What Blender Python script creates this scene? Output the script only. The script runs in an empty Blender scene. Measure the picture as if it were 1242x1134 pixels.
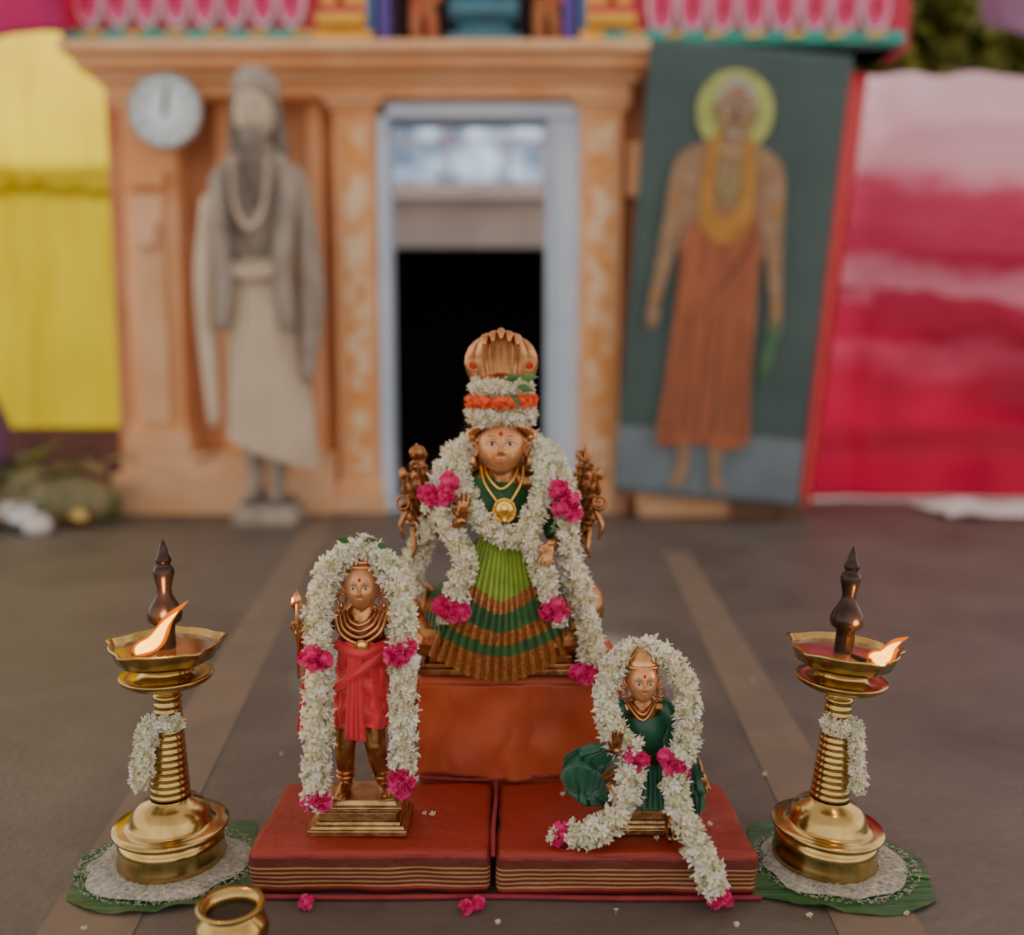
import bpy, math, random
from math import sin, cos, pi, exp, radians
from mathutils import Vector, Matrix, noise
random.seed(7)
V=Vector
scn=bpy.context.scene
# ------------------------------------------------------------------ materials
M={}
def rgb(c): return (c[0],c[1],c[2],1)
def mat(name,c1,c2=None,rough=.6,metal=0,scale=20,bump=0,bscale=None,trans=0,lo=.35,hi=.65,coat=0,sheen=0,stretch=(1,1,1),spec=.5,big=0):
    m=bpy.data.materials.new(name); m.use_nodes=True
    nt=m.node_tree; N=nt.nodes; L=nt.links
    b=N['Principled BSDF']; out=N['Material Output']
    b.inputs['Base Color'].default_value=rgb(c1)
    b.inputs['Roughness'].default_value=rough
    b.inputs['Metallic'].default_value=metal
    b.inputs['Coat Weight'].default_value=coat
    b.inputs['Sheen Weight'].default_value=sheen
    b.inputs['Specular IOR Level'].default_value=spec
    tc=N.new('ShaderNodeTexCoord'); mp=N.new('ShaderNodeMapping'); mp.inputs['Scale'].default_value=stretch
    L.new(tc.outputs['Object'],mp.inputs['Vector'])
    colout=None
    if c2 is not None:
        no=N.new('ShaderNodeTexNoise'); no.inputs['Scale'].default_value=scale; no.inputs['Detail'].default_value=8 if big else 5
        if big: no.inputs['Roughness'].default_value=.68; no.inputs['Distortion'].default_value=.6
        L.new(mp.outputs[0],no.inputs['Vector'])
        r=N.new('ShaderNodeValToRGB'); r.color_ramp.elements[0].position=lo; r.color_ramp.elements[1].position=hi
        r.color_ramp.elements[0].color=rgb(c1); r.color_ramp.elements[1].color=rgb(c2)
        L.new(no.outputs['Fac'],r.inputs[0]); L.new(r.outputs[0],b.inputs['Base Color']); colout=r.outputs[0]
    if bump:
        n2=N.new('ShaderNodeTexNoise'); n2.inputs['Scale'].default_value=bscale or scale; n2.inputs['Detail'].default_value=6
        L.new(mp.outputs[0],n2.inputs['Vector'])
        bp=N.new('ShaderNodeBump'); bp.inputs['Strength'].default_value=bump; bp.inputs['Distance'].default_value=.01
        L.new(n2.outputs['Fac'],bp.inputs['Height']); L.new(bp.outputs[0],b.inputs['Normal'])
    if trans:
        t=N.new('ShaderNodeBsdfTranslucent'); t.inputs['Color'].default_value=rgb(c1)
        if colout: L.new(colout,t.inputs['Color'])
        mx=N.new('ShaderNodeMixShader'); mx.inputs[0].default_value=trans
        L.new(b.outputs[0],mx.inputs[1]); L.new(t.outputs[0],mx.inputs[2]); L.new(mx.outputs[0],out.inputs['Surface'])
    M[name]=m; return m
def matz(name,stops,rough=.7,axis='Z',const=True,trans=0,noise_amt=0,bump=0,nst=(1,1,1)):
    m=bpy.data.materials.new(name); m.use_nodes=True
    nt=m.node_tree; N=nt.nodes; L=nt.links; b=N['Principled BSDF']; b.inputs['Roughness'].default_value=rough
    tc=N.new('ShaderNodeTexCoord'); sp=N.new('ShaderNodeSeparateXYZ'); L.new(tc.outputs['Object'],sp.inputs[0])
    src=sp.outputs[axis]
    z0=stops[0][0]; z1=stops[-1][0]
    mr=N.new('ShaderNodeMapRange'); mr.inputs['From Min'].default_value=z0; mr.inputs['From Max'].default_value=z1
    if noise_amt:
        mp=N.new('ShaderNodeMapping'); mp.inputs['Scale'].default_value=nst; L.new(tc.outputs['Object'],mp.inputs['Vector'])
        no=N.new('ShaderNodeTexNoise'); no.inputs['Scale'].default_value=2.5; L.new(mp.outputs[0],no.inputs['Vector'])
        ma=N.new('ShaderNodeMath'); ma.operation='MULTIPLY_ADD'; ma.inputs[1].default_value=noise_amt
        L.new(no.outputs['Fac'],ma.inputs[0]); L.new(src,ma.inputs[2]); src=ma.outputs[0]
    L.new(src,mr.inputs['Value'])
    r=N.new('ShaderNodeValToRGB'); r.color_ramp.interpolation='CONSTANT' if const else 'LINEAR'
    els=r.color_ramp.elements
    while len(els)<len(stops): els.new(.5)
    for i,(p,c) in enumerate(stops):
        els[i].position=(p-z0)/(z1-z0); els[i].color=rgb(c)
    L.new(mr.outputs[0],r.inputs[0]); L.new(r.outputs[0],b.inputs['Base Color'])
    if bump:
        n2=N.new('ShaderNodeTexNoise'); n2.inputs['Scale'].default_value=60; L.new(tc.outputs['Object'],n2.inputs['Vector'])
        bp=N.new('ShaderNodeBump'); bp.inputs['Strength'].default_value=bump; bp.inputs['Distance'].default_value=.01
        L.new(n2.outputs['Fac'],bp.inputs['Height']); L.new(bp.outputs[0],b.inputs['Normal'])
    if trans:
        t=N.new('ShaderNodeBsdfTranslucent'); L.new(r.outputs[0],t.inputs['Color'])
        mx=N.new('ShaderNodeMixShader'); mx.inputs[0].default_value=trans
        L.new(b.outputs[0],mx.inputs[1]); L.new(t.outputs[0],mx.inputs[2]); L.new(mx.outputs[0],N['Material Output'].inputs['Surface'])
    M[name]=m; return m
def matflame(name,col,st,alpha):
    m=bpy.data.materials.new(name); m.use_nodes=True
    nt=m.node_tree; N=nt.nodes; L=nt.links; N.remove(N['Principled BSDF'])
    em=N.new('ShaderNodeEmission'); em.inputs['Color'].default_value=rgb(col); em.inputs['Strength'].default_value=st
    tr=N.new('ShaderNodeBsdfTransparent'); mx=N.new('ShaderNodeMixShader')
    lw=N.new('ShaderNodeLayerWeight'); lw.inputs[0].default_value=.35
    mr=N.new('ShaderNodeMapRange'); mr.inputs['To Min'].default_value=1-alpha; mr.inputs['To Max'].default_value=1
    L.new(lw.outputs['Facing'],mr.inputs['Value']); L.new(mr.outputs[0],mx.inputs[0])
    L.new(em.outputs[0],mx.inputs[1]); L.new(tr.outputs[0],mx.inputs[2]); L.new(mx.outputs[0],N['Material Output'].inputs['Surface'])
    M[name]=m

mat('bronze',(.27,.11,.04),(.58,.28,.12),rough=.30,metal=1,scale=55,bump=.12,bscale=140)
mat('bronze_fine',(.46,.20,.085),(.74,.37,.17),rough=.28,metal=1,scale=40)
mat('bronze_face',(.60,.27,.12),(.70,.34,.16),rough=.36,metal=.6,scale=30)
mat('bronze_dark',(.20,.075,.035),rough=.4,metal=.5)
mat('brass',(.40,.26,.085),(.62,.43,.16),rough=.20,metal=1,scale=30)
mat('brass_ped',(.34,.19,.075),(.55,.36,.16),rough=.33,metal=1,scale=40,bump=.2,bscale=90)
mat('gold',(.85,.50,.10),(.95,.62,.16),rough=.2,metal=1,scale=50)
mat('finial_dark',(.022,.012,.011),(.05,.030,.022),rough=.25,metal=.6,scale=30)
mat('oil',(.05,.018,.006),(.14,.06,.02),rough=.08,scale=30,coat=1)
mat('eye_white',(.72,.64,.54),rough=.35); mat('black',(.008,.008,.008),rough=.4)
mat('kumkum',(.50,.015,.01),rough=.8); mat('lip',(.50,.12,.06),rough=.35,metal=.4)
mat('fl_white',(.84,.81,.68),(.95,.92,.84),rough=.6,scale=80,trans=.25)
mat('fl_cream',(.76,.71,.44),(.88,.84,.62),rough=.6,scale=80,trans=.25)
mat('fl_stem',(.45,.46,.24),(.70,.68,.46),rough=.7,scale=90)
mat('rose_pink',(.72,.015,.16),(.85,.05,.28),rough=.55,scale=60,trans=.2)
mat('rose_orange',(.85,.10,.03),(.95,.22,.08),rough=.6,scale=60,trans=.15)
mat('leaf',(.02,.09,.015),(.06,.20,.03),rough=.4,scale=25,bump=.2)
mat('leaf_dry',(.13,.14,.05),(.28,.22,.12),rough=.6,scale=12)
mat('banana_leaf',(.012,.065,.02),(.04,.135,.035),rough=.38,scale=10,stretch=(1,8,1),bump=.3,bscale=20)
mat('rice',(.34,.32,.27),(.60,.57,.50),rough=.8,scale=160,bump=.6,bscale=400)
mat('silk_red',(.62,.012,.022),(.75,.03,.04),rough=.42,scale=18,sheen=.3)
mat('silk_green',(.003,.055,.028),(.008,.11,.05),rough=.38,scale=18,sheen=.2)
mat('sari_lime',(.17,.28,.010),(.28,.40,.018),rough=.42,scale=25,sheen=.2)
mat('sari_green',(.012,.085,.018),(.03,.14,.03),rough=.42,scale=25,sheen=.2)
mat('sari_brown',(.24,.055,.015),(.48,.22,.06),rough=.4,metal=.3,scale=260)
mat('sari_zari',(.60,.32,.08),(.30,.08,.02),rough=.35,metal=.5,scale=300)
mat('blouse_green',(.012,.085,.028),(.02,.13,.04),rough=.5,scale=40)
mat('cloth_orange',(.33,.042,.008),(.48,.075,.013),rough=.55,scale=6,bump=.35,bscale=12,sheen=.2)
mat('maroon',(.18,.008,.018),(.28,.018,.026),rough=.7,scale=30)
st=[(0,(.15,.006,.014)),(.010,(.24,.035,.02))]
z=.014
while z<.046:
    st.append((z,(.44,.25,.09))); st.append((z+.0022,(.13,.022,.014))); z+=.0062
st=st[:12]+[(.0535,(.22,.008,.010)),(.0572,(.27,.020,.007)),(.09,(.27,.020,.007))]
matz('platform_cloth',st,rough=.5,bump=.25)
mat('floor_mat',(.056,.043,.035),(.160,.128,.106),rough=.52,scale=2.2,bump=.25,bscale=45,lo=.22,hi=.82,big=1)
mat('floor_paint',(.20,.14,.095),(.12,.09,.068),rough=.6,scale=7,bump=.1,lo=.3,hi=.75,big=1)
mat('wall_orange',(.80,.36,.15),(.90,.50,.26),rough=.8,scale=3)
mat('wall_orange_deep',(.45,.17,.07),(.60,.27,.13),rough=.85,scale=4)
mat('wall_low',(.12,.05,.04),(.20,.08,.06),rough=.9,scale=4)
mat('pilaster_pattern',(.82,.34,.10),(.92,.66,.42),rough=.75,scale=11,lo=.42,hi=.56)
mat('plinth_peach',(.82,.50,.30),(.74,.40,.20),rough=.85,scale=4)
mat('frame_blue',(.54,.64,.82),(.66,.76,.90),rough=.5,scale=4)
mat('inner_wall',(.42,.54,.62),(.52,.64,.72),rough=.8,scale=3)
mat('dark_room',(.012,.012,.018),rough=.9)  # near-black colour stands in for the darkness of the unlit room
mat('lotus_pink',(.75,.04,.20),(.85,.10,.30),rough=.6,scale=8); mat('lotus_white',(.85,.70,.74),rough=.6); mat('lotus_red',(.50,.01,.05),rough=.6)
mat('teal',(.01,.25,.20),(.02,.35,.28),rough=.6,scale=6); mat('yellow_paint',(.80,.42,.03),(.70,.30,.03),rough=.6,scale=6)
mat('violet',(.10,.05,.30),rough=.6); mat('blue_paint',(.06,.16,.36),rough=.6); mat('turquoise',(.04,.20,.26),(.06,.15,.21),rough=.5,scale=8)
mat('figure_red',(.55,.10,.05),(.45,.20,.06),rough=.6,scale=9)
mat('stone_grey',(.27,.22,.18),(.40,.33,.27),rough=.85,scale=9,bump=.3)
mat('stone_dark',(.15,.12,.10),(.24,.20,.17),rough=.85,scale=12)
mat('stone_cloth',(.56,.43,.31),(.66,.53,.40),rough=.9,scale=5)
mat('clock_face',(.72,.80,.84),rough=.4); mat('clock_rim',(.40,.37,.36),rough=.4)
mat('banner_green',(.036,.066,.064),(.052,.088,.084),rough=.6,scale=3,bump=.2,bscale=4)
mat('banner_grey',(.15,.19,.22),(.12,.15,.175),rough=.6,scale=6)
mat('p_halo',(.46,.50,.14),(.32,.35,.10),rough=.7,scale=14); mat('p_skin',(.25,.14,.075),(.34,.21,.12),rough=.7,scale=10)
mat('p_robe',(.38,.11,.04),(.26,.07,.03),rough=.7,scale=9,stretch=(3,1,.6)); mat('p_shawl',(.46,.22,.035),(.36,.15,.025),rough=.7,scale=10)
mat('p_hair',(.36,.33,.27),rough=.7); mat('p_line',(.10,.045,.02),rough=.7)
matz('yellow_cloth',[(0,(.46,.34,.0)),(1.2,(.50,.38,.0)),(1.60,(.52,.40,.0)),(1.78,(.32,.24,.0)),(1.84,(.80,.66,.01)),(2.6,(.95,.80,.08))],rough=.75,const=False,trans=.42,noise_amt=.05)  # brighter upper stops put the backlit glow into the cloth colour
mat('magenta_cloth',(.55,.02,.16),rough=.8,trans=.3)
mat('shade_canopy_white',(.60,.55,.50),(.68,.63,.58),rough=.9,trans=.38,scale=2)
matz('red_cloth',[(0,(.22,.002,.018)),(.84,(.38,.004,.035)),(.99,(.46,.04,.09)),(1.06,(.38,.004,.035)),(1.24,(.46,.012,.06)),(1.31,(.70,.20,.28)),(1.41,(.68,.18,.26)),(1.50,(.52,.02,.08)),(1.82,(.62,.06,.14)),(1.98,(.85,.38,.46)),(2.5,(.92,.60,.68))],rough=.7,const=False,trans=.5,noise_amt=.34,nst=(1.1,1,1.6))  # pale top stops put overexposed daylight into the colour
mat('foliage',(.10,.12,.015),(.30,.32,.05),rough=.7,scale=4,trans=.3)
mat('purple_cloth',(.22,.10,.18),rough=.8,trans=.3)
mat('white_cloth',(.75,.68,.66),rough=.8); mat('steel',(.5,.5,.5),rough=.3,metal=1)
mat('wood',(.20,.09,.04),(.12,.05,.025),rough=.6,scale=12)
mat('glass_sky',(.70,.80,.90),(.30,.38,.48),rough=.5,scale=5,trans=.8)
mat('photo_bg',(.05,.03,.03),rough=.9)
matflame('flame_outer',(1,.17,.0),1.5,.75); matflame('flame_inner',(1,.50,.05),14,1.0)

# ------------------------------------------------------------------ mesh builder
def catmull(pts,n=6,closed=False):
    P=[V(p) for p in pts]; out=[]; k=len(P)
    rng=range(k if closed else k-1)
    for i in rng:
        if closed: a,b,c,d=P[(i-1)%k],P[i],P[(i+1)%k],P[(i+2)%k]
        else: a,b,c,d=P[max(i-1,0)],P[i],P[i+1],P[min(i+2,k-1)]
        for j in range(n):
            t=j/n
            out.append(.5*((2*b)+(c-a)*t+(2*a-5*b+4*c-d)*t*t+(3*b-a-3*c+d)*t**3))
    if not closed: out.append(P[-1].copy())
    return out
def basis(d):
    d=V(d).normalized(); a=V((0,0,1)) if abs(d.z)<.9 else V((1,0,0))
    x=d.cross(a).normalized(); y=d.cross(x).normalized(); return x,y,d
class MB:
    def __init__(s): s.v=[]; s.f=[]; s.m=[]
    def add(s,vs,fs,m):
        o=len(s.v); s.v.extend([tuple(v) for v in vs])
        for f in fs: s.f.append(tuple(i+o for i in f)); s.m.append(m)
    def tube(s,pts,rad,m,seg=10,flat=None,cap=True,sm=0):
        pts=[V(p) for p in pts]
        if not hasattr(rad,'__len__'): rad=[rad]*len(pts)
        rad=list(rad)
        if sm:
            rv=catmull([(r,0,0) for r in rad],sm); pts=catmull(pts,sm); rad=[max(r.x,1e-5) for r in rv]
        if cap:
            t0=(pts[0]-pts[1]).normalized(); t1=(pts[-1]-pts[-2]).normalized(); r0,r1=rad[0],rad[-1]
            pts=[pts[0]+t0*r0*.95,pts[0]+t0*r0*.7]+pts+[pts[-1]+t1*r1*.7,pts[-1]+t1*r1*.95]
            rad=[r0*.25,r0*.72]+rad+[r1*.72,r1*.25]
        n=len(pts); vs=[]; fs=[]
        T=(pts[1]-pts[0]).normalized(); x,y,_=basis(T)
        for i,p in enumerate(pts):
            t=(pts[min(i+1,n-1)]-pts[max(i-1,0)])
            if t.length<1e-9: t=T
            t=t.normalized()
            x=(x-t*x.dot(t)).normalized(); y=t.cross(x)
            for j in range(seg):
                a=2*pi*j/seg; o=(x*cos(a)+y*sin(a))*rad[i]
                if flat: ax=V(flat[0]).normalized(); o=o-ax*o.dot(ax)*(1-flat[1])
                vs.append(p+o)
        for i in range(n-1):
            for j in range(seg):
                a=i*seg+j; b=i*seg+(j+1)%seg; fs.append((a,b,b+seg,a+seg))
        if cap:
            fs.append(tuple(range(seg))[::-1]); fs.append(tuple((n-1)*seg+j for j in range(seg)))
        s.add(vs,fs,m)
    def ring(s,c,rx,ry,r,m,seg=40,tilt=0,ts=8,a0=0,a1=2*pi):
        c=V(c); pts=[]
        full=abs(a1-a0-2*pi)<1e-4
        for i in range(seg+1):
            a=a0+(a1-a0)*i/seg; pts.append(c+V((rx*cos(a),ry*sin(a)*cos(tilt),ry*sin(a)*sin(tilt))))
        s.tube(pts,r,m,seg=ts,cap=not full)
    def ell(s,c,r,m,rot=None,nu=20,nv=14):
        c=V(c); vs=[];fs=[]; R=rot or Matrix.Identity(3)
        for i in range(nv+1):
            th=pi*i/nv
            for j in range(nu):
                ph=2*pi*j/nu
                vs.append(c+R@V((r[0]*sin(th)*cos(ph),r[1]*sin(th)*sin(ph),r[2]*cos(th))))
        for i in range(nv):
            for j in range(nu):
                a=i*nu+j;b=i*nu+(j+1)%nu
                if i==0: fs.append((a,a+nu,b+nu))
                elif i==nv-1: fs.append((a,a+nu,b))
                else: fs.append((a,a+nu,b+nu,b))
        s.add(vs,fs,m)
    def box(s,x0,x1,y0,y1,z0,z1,m,tx=0,ty=0):
        vs=[(x0,y0,z0),(x1,y0,z0),(x1,y1,z0),(x0,y1,z0),(x0+tx,y0+ty,z1),(x1-tx,y0+ty,z1),(x1-tx,y1-ty,z1),(x0+tx,y1-ty,z1)]
        s.add(vs,[(0,3,2,1),(4,5,6,7),(0,1,5,4),(1,2,6,5),(2,3,7,6),(3,0,4,7)],m)
    def lathe(s,prof,m,c=(0,0,0),seg=56,rf=None,zf=None):
        vs=[];fs=[];c=V(c)
        for i,(r,z) in enumerate(prof):
            for j in range(seg):
                a=2*pi*j/seg; rr=rf(a,r,z) if rf else r; zz=zf(a,r,z) if zf else z
                vs.append(c+V((rr*cos(a),rr*sin(a),zz)))
        for i in range(len(prof)-1):
            for j in range(seg):
                a=i*seg+j;b=i*seg+(j+1)%seg; fs.append((a,b,b+seg,a+seg))
        s.add(vs,fs,m)
    def poly(s,pts,y,m,th=0.0,sm=0):
        P=[(p[0],p[1],0) for p in pts]
        if sm: P=catmull(P,sm,True)
        n=len(P); vs=[(p[0],y,p[1]) for p in P]
        fs=[tuple(range(n))]
        if th:
            vs+=[(p[0],y+th,p[1]) for p in P]; fs.append(tuple(range(n,2*n))[::-1])
            for i in range(n): j=(i+1)%n; fs.append((i,i+n,j+n,j))
        s.add(vs,fs,m)
    def fan(s,top,bot,m,nu=120,nv=30,npl=14,amp=3,bulge=None,closed=False,amp0=.25,up=V((0,-1,0)),crump=0,cs=1.0,irr=.8):
        vs=[];fs=[];ms=[]
        for i in range(nv+1):
            v=i/nv
            for j in range(nu+1):
                u=j/nu; a=V(top(u)); b=V(bot(u)); p=a.lerp(b,v)
                if bulge: p=p+V(bulge(u,v))
                w=amp*(amp0+(1-amp0)*v)
                ph=2*pi*npl*u+ irr*noise.noise(V((u*5,v*2,1.3)))
                d=up
                if closed: d=V((cos(2*pi*u),sin(2*pi*u),0))
                p=p+d*w*(sin(ph)+.3*sin(2*ph+1))
                if crump: p=p+V((noise.noise(p*cs),noise.noise(p*cs+V((9,0,0))),noise.noise(p*cs+V((0,9,0)))))*crump
                vs.append(p)
        for i in range(nv):
            for j in range(nu):
                a=i*(nu+1)+j; f=(a,a+1,a+nu+2,a+nu+1); fs.append(f); ms.append(m((j+.5)/nu,(i+.5)/nv) if callable(m) else m)
        o=len(s.v); s.v.extend([tuple(v) for v in vs])
        for f,mm in zip(fs,ms): s.f.append(tuple(i+o for i in f)); s.m.append(mm)
    def obj(s,name,parent=None,loc=(0,0,0),rot=(0,0,0),sc=1,smooth=True,remesh=None,bevel=0,solid=0):
        me=bpy.data.meshes.new(name)
        me.from_pydata([(a*sc,b*sc,c*sc) for a,b,c in s.v],[],s.f)
        names=[]
        for m in s.m:
            if m not in names: names.append(m)
        for n in names: me.materials.append(M[n])
        idx={n:i for i,n in enumerate(names)}
        me.polygons.foreach_set('material_index',[idx[m] for m in s.m])
        me.polygons.foreach_set('use_smooth',[smooth]*len(me.polygons))
        me.update()
        o=bpy.data.objects.new(name,me); scn.collection.objects.link(o)
        o.location=loc; o.rotation_euler=rot
        if parent: o.parent=parent
        if remesh:
            r=o.modifiers.new('union','REMESH'); r.mode='VOXEL'; r.voxel_size=remesh; r.use_smooth_shade=True
            k=o.modifiers.new('soft','SMOOTH'); k.iterations=3; k.factor=.5
        if bevel:
            k=o.modifiers.new('bev','BEVEL'); k.width=bevel; k.segments=2; k.limit_method='ANGLE'
        if solid:
            k=o.modifiers.new('sol','SOLIDIFY'); k.thickness=solid
        return o
def empty(name,loc,rot=(0,0,0)):
    e=bpy.data.objects.new(name,None); scn.collection.objects.link(e); e.location=loc; e.rotation_euler=rot; e.empty_display_size=.1; return e

# ---------------------------------------------------------------- flowers
def flower(mb,p,d,size,m):
    x,y,d=basis(d); r0=random.random()*6.28; x,y=x*cos(r0)+y*sin(r0),y*cos(r0)-x*sin(r0)
    n=5; S=size*random.uniform(.75,1.25); cup=random.uniform(.15,.9)
    vs=[];fs=[]
    for k in range(n):
        a=2*pi*k/n+random.uniform(-.25,.25); e=x*cos(a)+y*sin(a); q=y*cos(a)-x*sin(a)
        o=len(vs); l=random.uniform(.46,.62)
        vs+= [p+e*.04*S, p+e*.30*S+q*.17*S+d*(cup*.30+.05)*S, p+e*.30*S-q*.17*S+d*(cup*.30+.05)*S, p+e*.32*S+d*(cup*.28-.05)*S, p+e*l*S+d*cup*l*S*.85]
        fs+=[(o,o+3,o+1),(o,o+2,o+3),(o+1,o+3,o+4),(o+3,o+2,o+4)]
    mb.add(vs,fs,m)
    b=p-d*.6*S
    vs=[p+x*.09*S,p+y*.09*S,p-x*.09*S,p-y*.09*S,b+x*.05*S,b+y*.05*S,b-x*.05*S,b-y*.05*S]
    mb.add(vs,[(0,1,5,4),(1,2,6,5),(2,3,7,6),(3,0,4,7)],'fl_stem' if random.random()<.4 else 'fl_cream')
def bud(mb,p,d,size):
    d=V(d).normalized()
    mb.tube([p-d*size*.3,p+d*size*.15,p+d*size*.5],[size*.05,size*.12,size*.06],'fl_cream' if random.random()<.5 else 'fl_white',seg=5)
def garland(mb,path,R,size=None,step=None,closed=False,core=True):
    size=size or R*1.02; step=step or size*.47
    P=catmull(path,10,closed)
    if closed: P.append(P[0].copy())
    out=[P[0].copy()]; acc=0
    for a,b in zip(P[:-1],P[1:]):
        L=(b-a).length; t=step-acc
        while t<=L:
            out.append(a.lerp(b,t/L)); t+=step
        acc=L-(t-step)
    if core: mb.tube(out,R*.56,'fl_stem',seg=8)
    n=len(out)
    for i,p in enumerate(out):
        t=(out[min(i+1,n-1)]-out[max(i-1,0)]).normalized(); x,y,_=basis(t)
        rr=R*random.uniform(.80,1.14)
        k=max(5,int(2*pi*rr/(size*.70))); a0=random.random()*6.28
        for j in range(k):
            a=a0+2*pi*j/k+random.uniform(-.3,.3)
            o=x*cos(a)+y*sin(a)
            d=(o+t*random.uniform(-.9,.9)+V((random.uniform(-.4,.4),random.uniform(-.4,.4),random.uniform(-.4,.4)))).normalized()
            q=p+o*rr*random.uniform(.66,1.0)+t*random.uniform(-.4,.4)*step
            flower(mb,q,d,size,'fl_white' if random.random()<.7 else 'fl_cream')
            if random.random()<.30: bud(mb,p+o*rr*.98,(o+t*random.uniform(-1,1)),size)
def rose(mb,c,r,m='rose_pink',n=30):
    c=V(c)
    mb.ell(c,(r*.6,r*.6,r*.6),m,nu=10,nv=8)
    for k in range(n):
        z=random.uniform(-1,1); a=random.random()*6.28; q=math.sqrt(1-z*z)
        d=V((q*cos(a),q*sin(a),z)); x,y,_=basis(d); t=random.random()*6.28; x,y=x*cos(t)+y*sin(t),y*cos(t)-x*sin(t)
        b=c+d*r*.35; vs=[];fs=[]
        w=r*random.uniform(.4,.6); h=r*random.uniform(.55,.8)
        for i in range(4):
            for j in range(5):
                u=(j/4-.5)*2; v=i/3
                ww=w*(.35+.9*v-.35*v*v)
                ruf=.14*r*sin(u*7+k)*v
                vs.append(b+x*(u*ww)+d*(h*v*(1-.18*u*u))+y*(r*.28*(u*u)*v - r*.2*v*v+ruf))
        for i in range(3):
            for j in range(4): a2=i*5+j; fs.append((a2,a2+1,a2+6,a2+5))
        mb.add(vs,fs,m)
# ---------------------------------------------------------------- anatomy
def hand(mb,w,d,n,L,m,curl=.35,side=1,splay=.06):
    w=V(w); d=V(d).normalized(); n=V(n); n=(n-d*n.dot(d)).normalized(); s=d.cross(n)*side
    mb.tube([w-d*.05*L,w+d*.12*L,w+d*.32*L,w+d*.46*L],[.12*L,.17*L,.22*L,.20*L],m,seg=12,flat=(n,.5))
    for i,(off,l) in enumerate(zip([.165,.055,-.055,-.16],[.42,.48,.44,.34])):
        b=w+d*.44*L+s*off*L; dd=(d+s*(off/.15)*splay*2.2).normalized(); pts=[b]; a=0
        for q in (.42,.33,.25):
            a+=curl*random.uniform(.8,1.2)*.9
            pts.append(pts[-1]+(dd*cos(a)+n*sin(a))*l*L*q)
        mb.tube(pts,[.052*L,.050*L,.045*L,.035*L],m,seg=8)
    b=w+d*.10*L+s*.13*L; td=(s*.75+d*.6+n*.15).normalized(); t2=(s*.3+d*.9+n*.2).normalized()
    mb.tube([b,b+td*.18*L,b+td*.18*L+t2*.2*L],[.07*L,.062*L,.045*L],m,seg=8)
def head(mb,det,c,a,b,h,m,yaw=0,pitch=0,paint=True):
    c=V(c); R=Matrix.Rotation(yaw,3,'Z')@Matrix.Rotation(pitch,3,'X')
    def disp(X,Z):
        g=lambda x0,z0,sx,sz,am: am*exp(-((X-x0)/sx)**2-((Z-z0)/sz)**2)
        d=g(0,.12,.08,.24,.11)+g(0,-.06,.09,.14,.17)+g(0,-.15,.11,.07,.15)+g(-.12,-.17,.06,.055,.08)+g(.12,-.17,.06,.055,.08)
        for q in(-1,1): d+=g(q*.37,.12,.22,.13,-.09)+g(q*.37,.10,.15,.08,.08)+g(q*.38,.31,.28,.06,.02)+g(q*.42,-.28,.34,.30,.05)
        d+=g(0,-.41,.17,.045,.05)+g(0,-.50,.14,.05,.06)+g(0,-.80,.45,.34,.10)
        return d
    def P(X,Z,off=0):
        rho=min(X*X+Z*Z,.98); y=-b*(1-rho**1.35)**.5-b*disp(X,Z)-off*b
        xx=X*a*(1-.22*max(0,-Z)**1.8)
        return c+R@V((xx,y,Z*h))
    nu,nv=64,60; vs=[];fs=[]
    for i in range(nv+1):
        th=pi*i/nv
        for j in range(nu):
            ph=2*pi*j/nu; rh=sin(th); X=rh*cos(ph); Z=rh*sin(ph)
            if th<pi/2: vs.append(P(X,Z) if rh<.985 else c+R@V((X*a*(1-.22*max(0,-Z)**1.8),-b*max(0,(1-rh**2.7))**.5-b*disp(X,Z)*max(0,(1-rh)/.015),Z*h)))
            else: vs.append(c+R@V((X*a*(1-.22*max(0,-Z)**1.8),-b*cos(th),Z*h)))
    for i in range(nv):
        for j in range(nu):
            q=i*nu+j;p=i*nu+(j+1)%nu; fs.append((q,p,p+nu,q+nu))
    mb.add(vs,fs,m)
    for q in(-1,1):
        e=c+R@V((q*a*.98,b*.05,h*.02))
        mb.tube([e+R@V((0,0,h*.22)),e+R@V((q*a*.16,b*.05,h*.2)),e+R@V((q*a*.2,b*.05,0)),e+R@V((q*a*.1,0,-h*.22)),e+R@V((0,0,-h*.3))],[a*.09,a*.1,a*.09,a*.1,a*.09],m,seg=8,sm=3)
    if paint:
        for q in(-1,1):
            p=P(q*.37,.10,-.015); det.ell(p,(a*.20,b*.06,h*.055),'eye_white',R,14,10)
            p=P(q*.37,.10,.035); det.ell(p,(a*.07,b*.03,h*.052),'black',R,12,8)
            det.tube([P(q*.14,.08,.01),P(q*.24,.155,.01),P(q*.38,.175,.01),P(q*.52,.145,.01),P(q*.66,.09,.005)],[a*.010,a*.022,a*.024,a*.020,a*.008],'black',seg=6,sm=3)
            det.tube([P(q*.14,.28,-.01),P(q*.28,.36,-.01),P(q*.48,.36,-.01),P(q*.66,.27,-.015)],[a*.010,a*.022,a*.020,a*.006],'bronze_dark',seg=6,sm=3)
        det.tube([P(-.155,-.425,-.035),P(-.06,-.405,-.03),P(0,-.415,-.03),P(.06,-.405,-.03),P(.155,-.425,-.035)],[a*.012,a*.042,a*.036,a*.042,a*.012],'lip',seg=8,sm=3)
        det.tube([P(-.12,-.465,-.03),P(0,-.495,-.03),P(.12,-.465,-.03)],[a*.015,a*.05,a*.015],'lip',seg=8,sm=3)
        det.ell(P(0,.44,.01),(a*.09,b*.04,h*.10),'kumkum',R,12,8)
    return P

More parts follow.
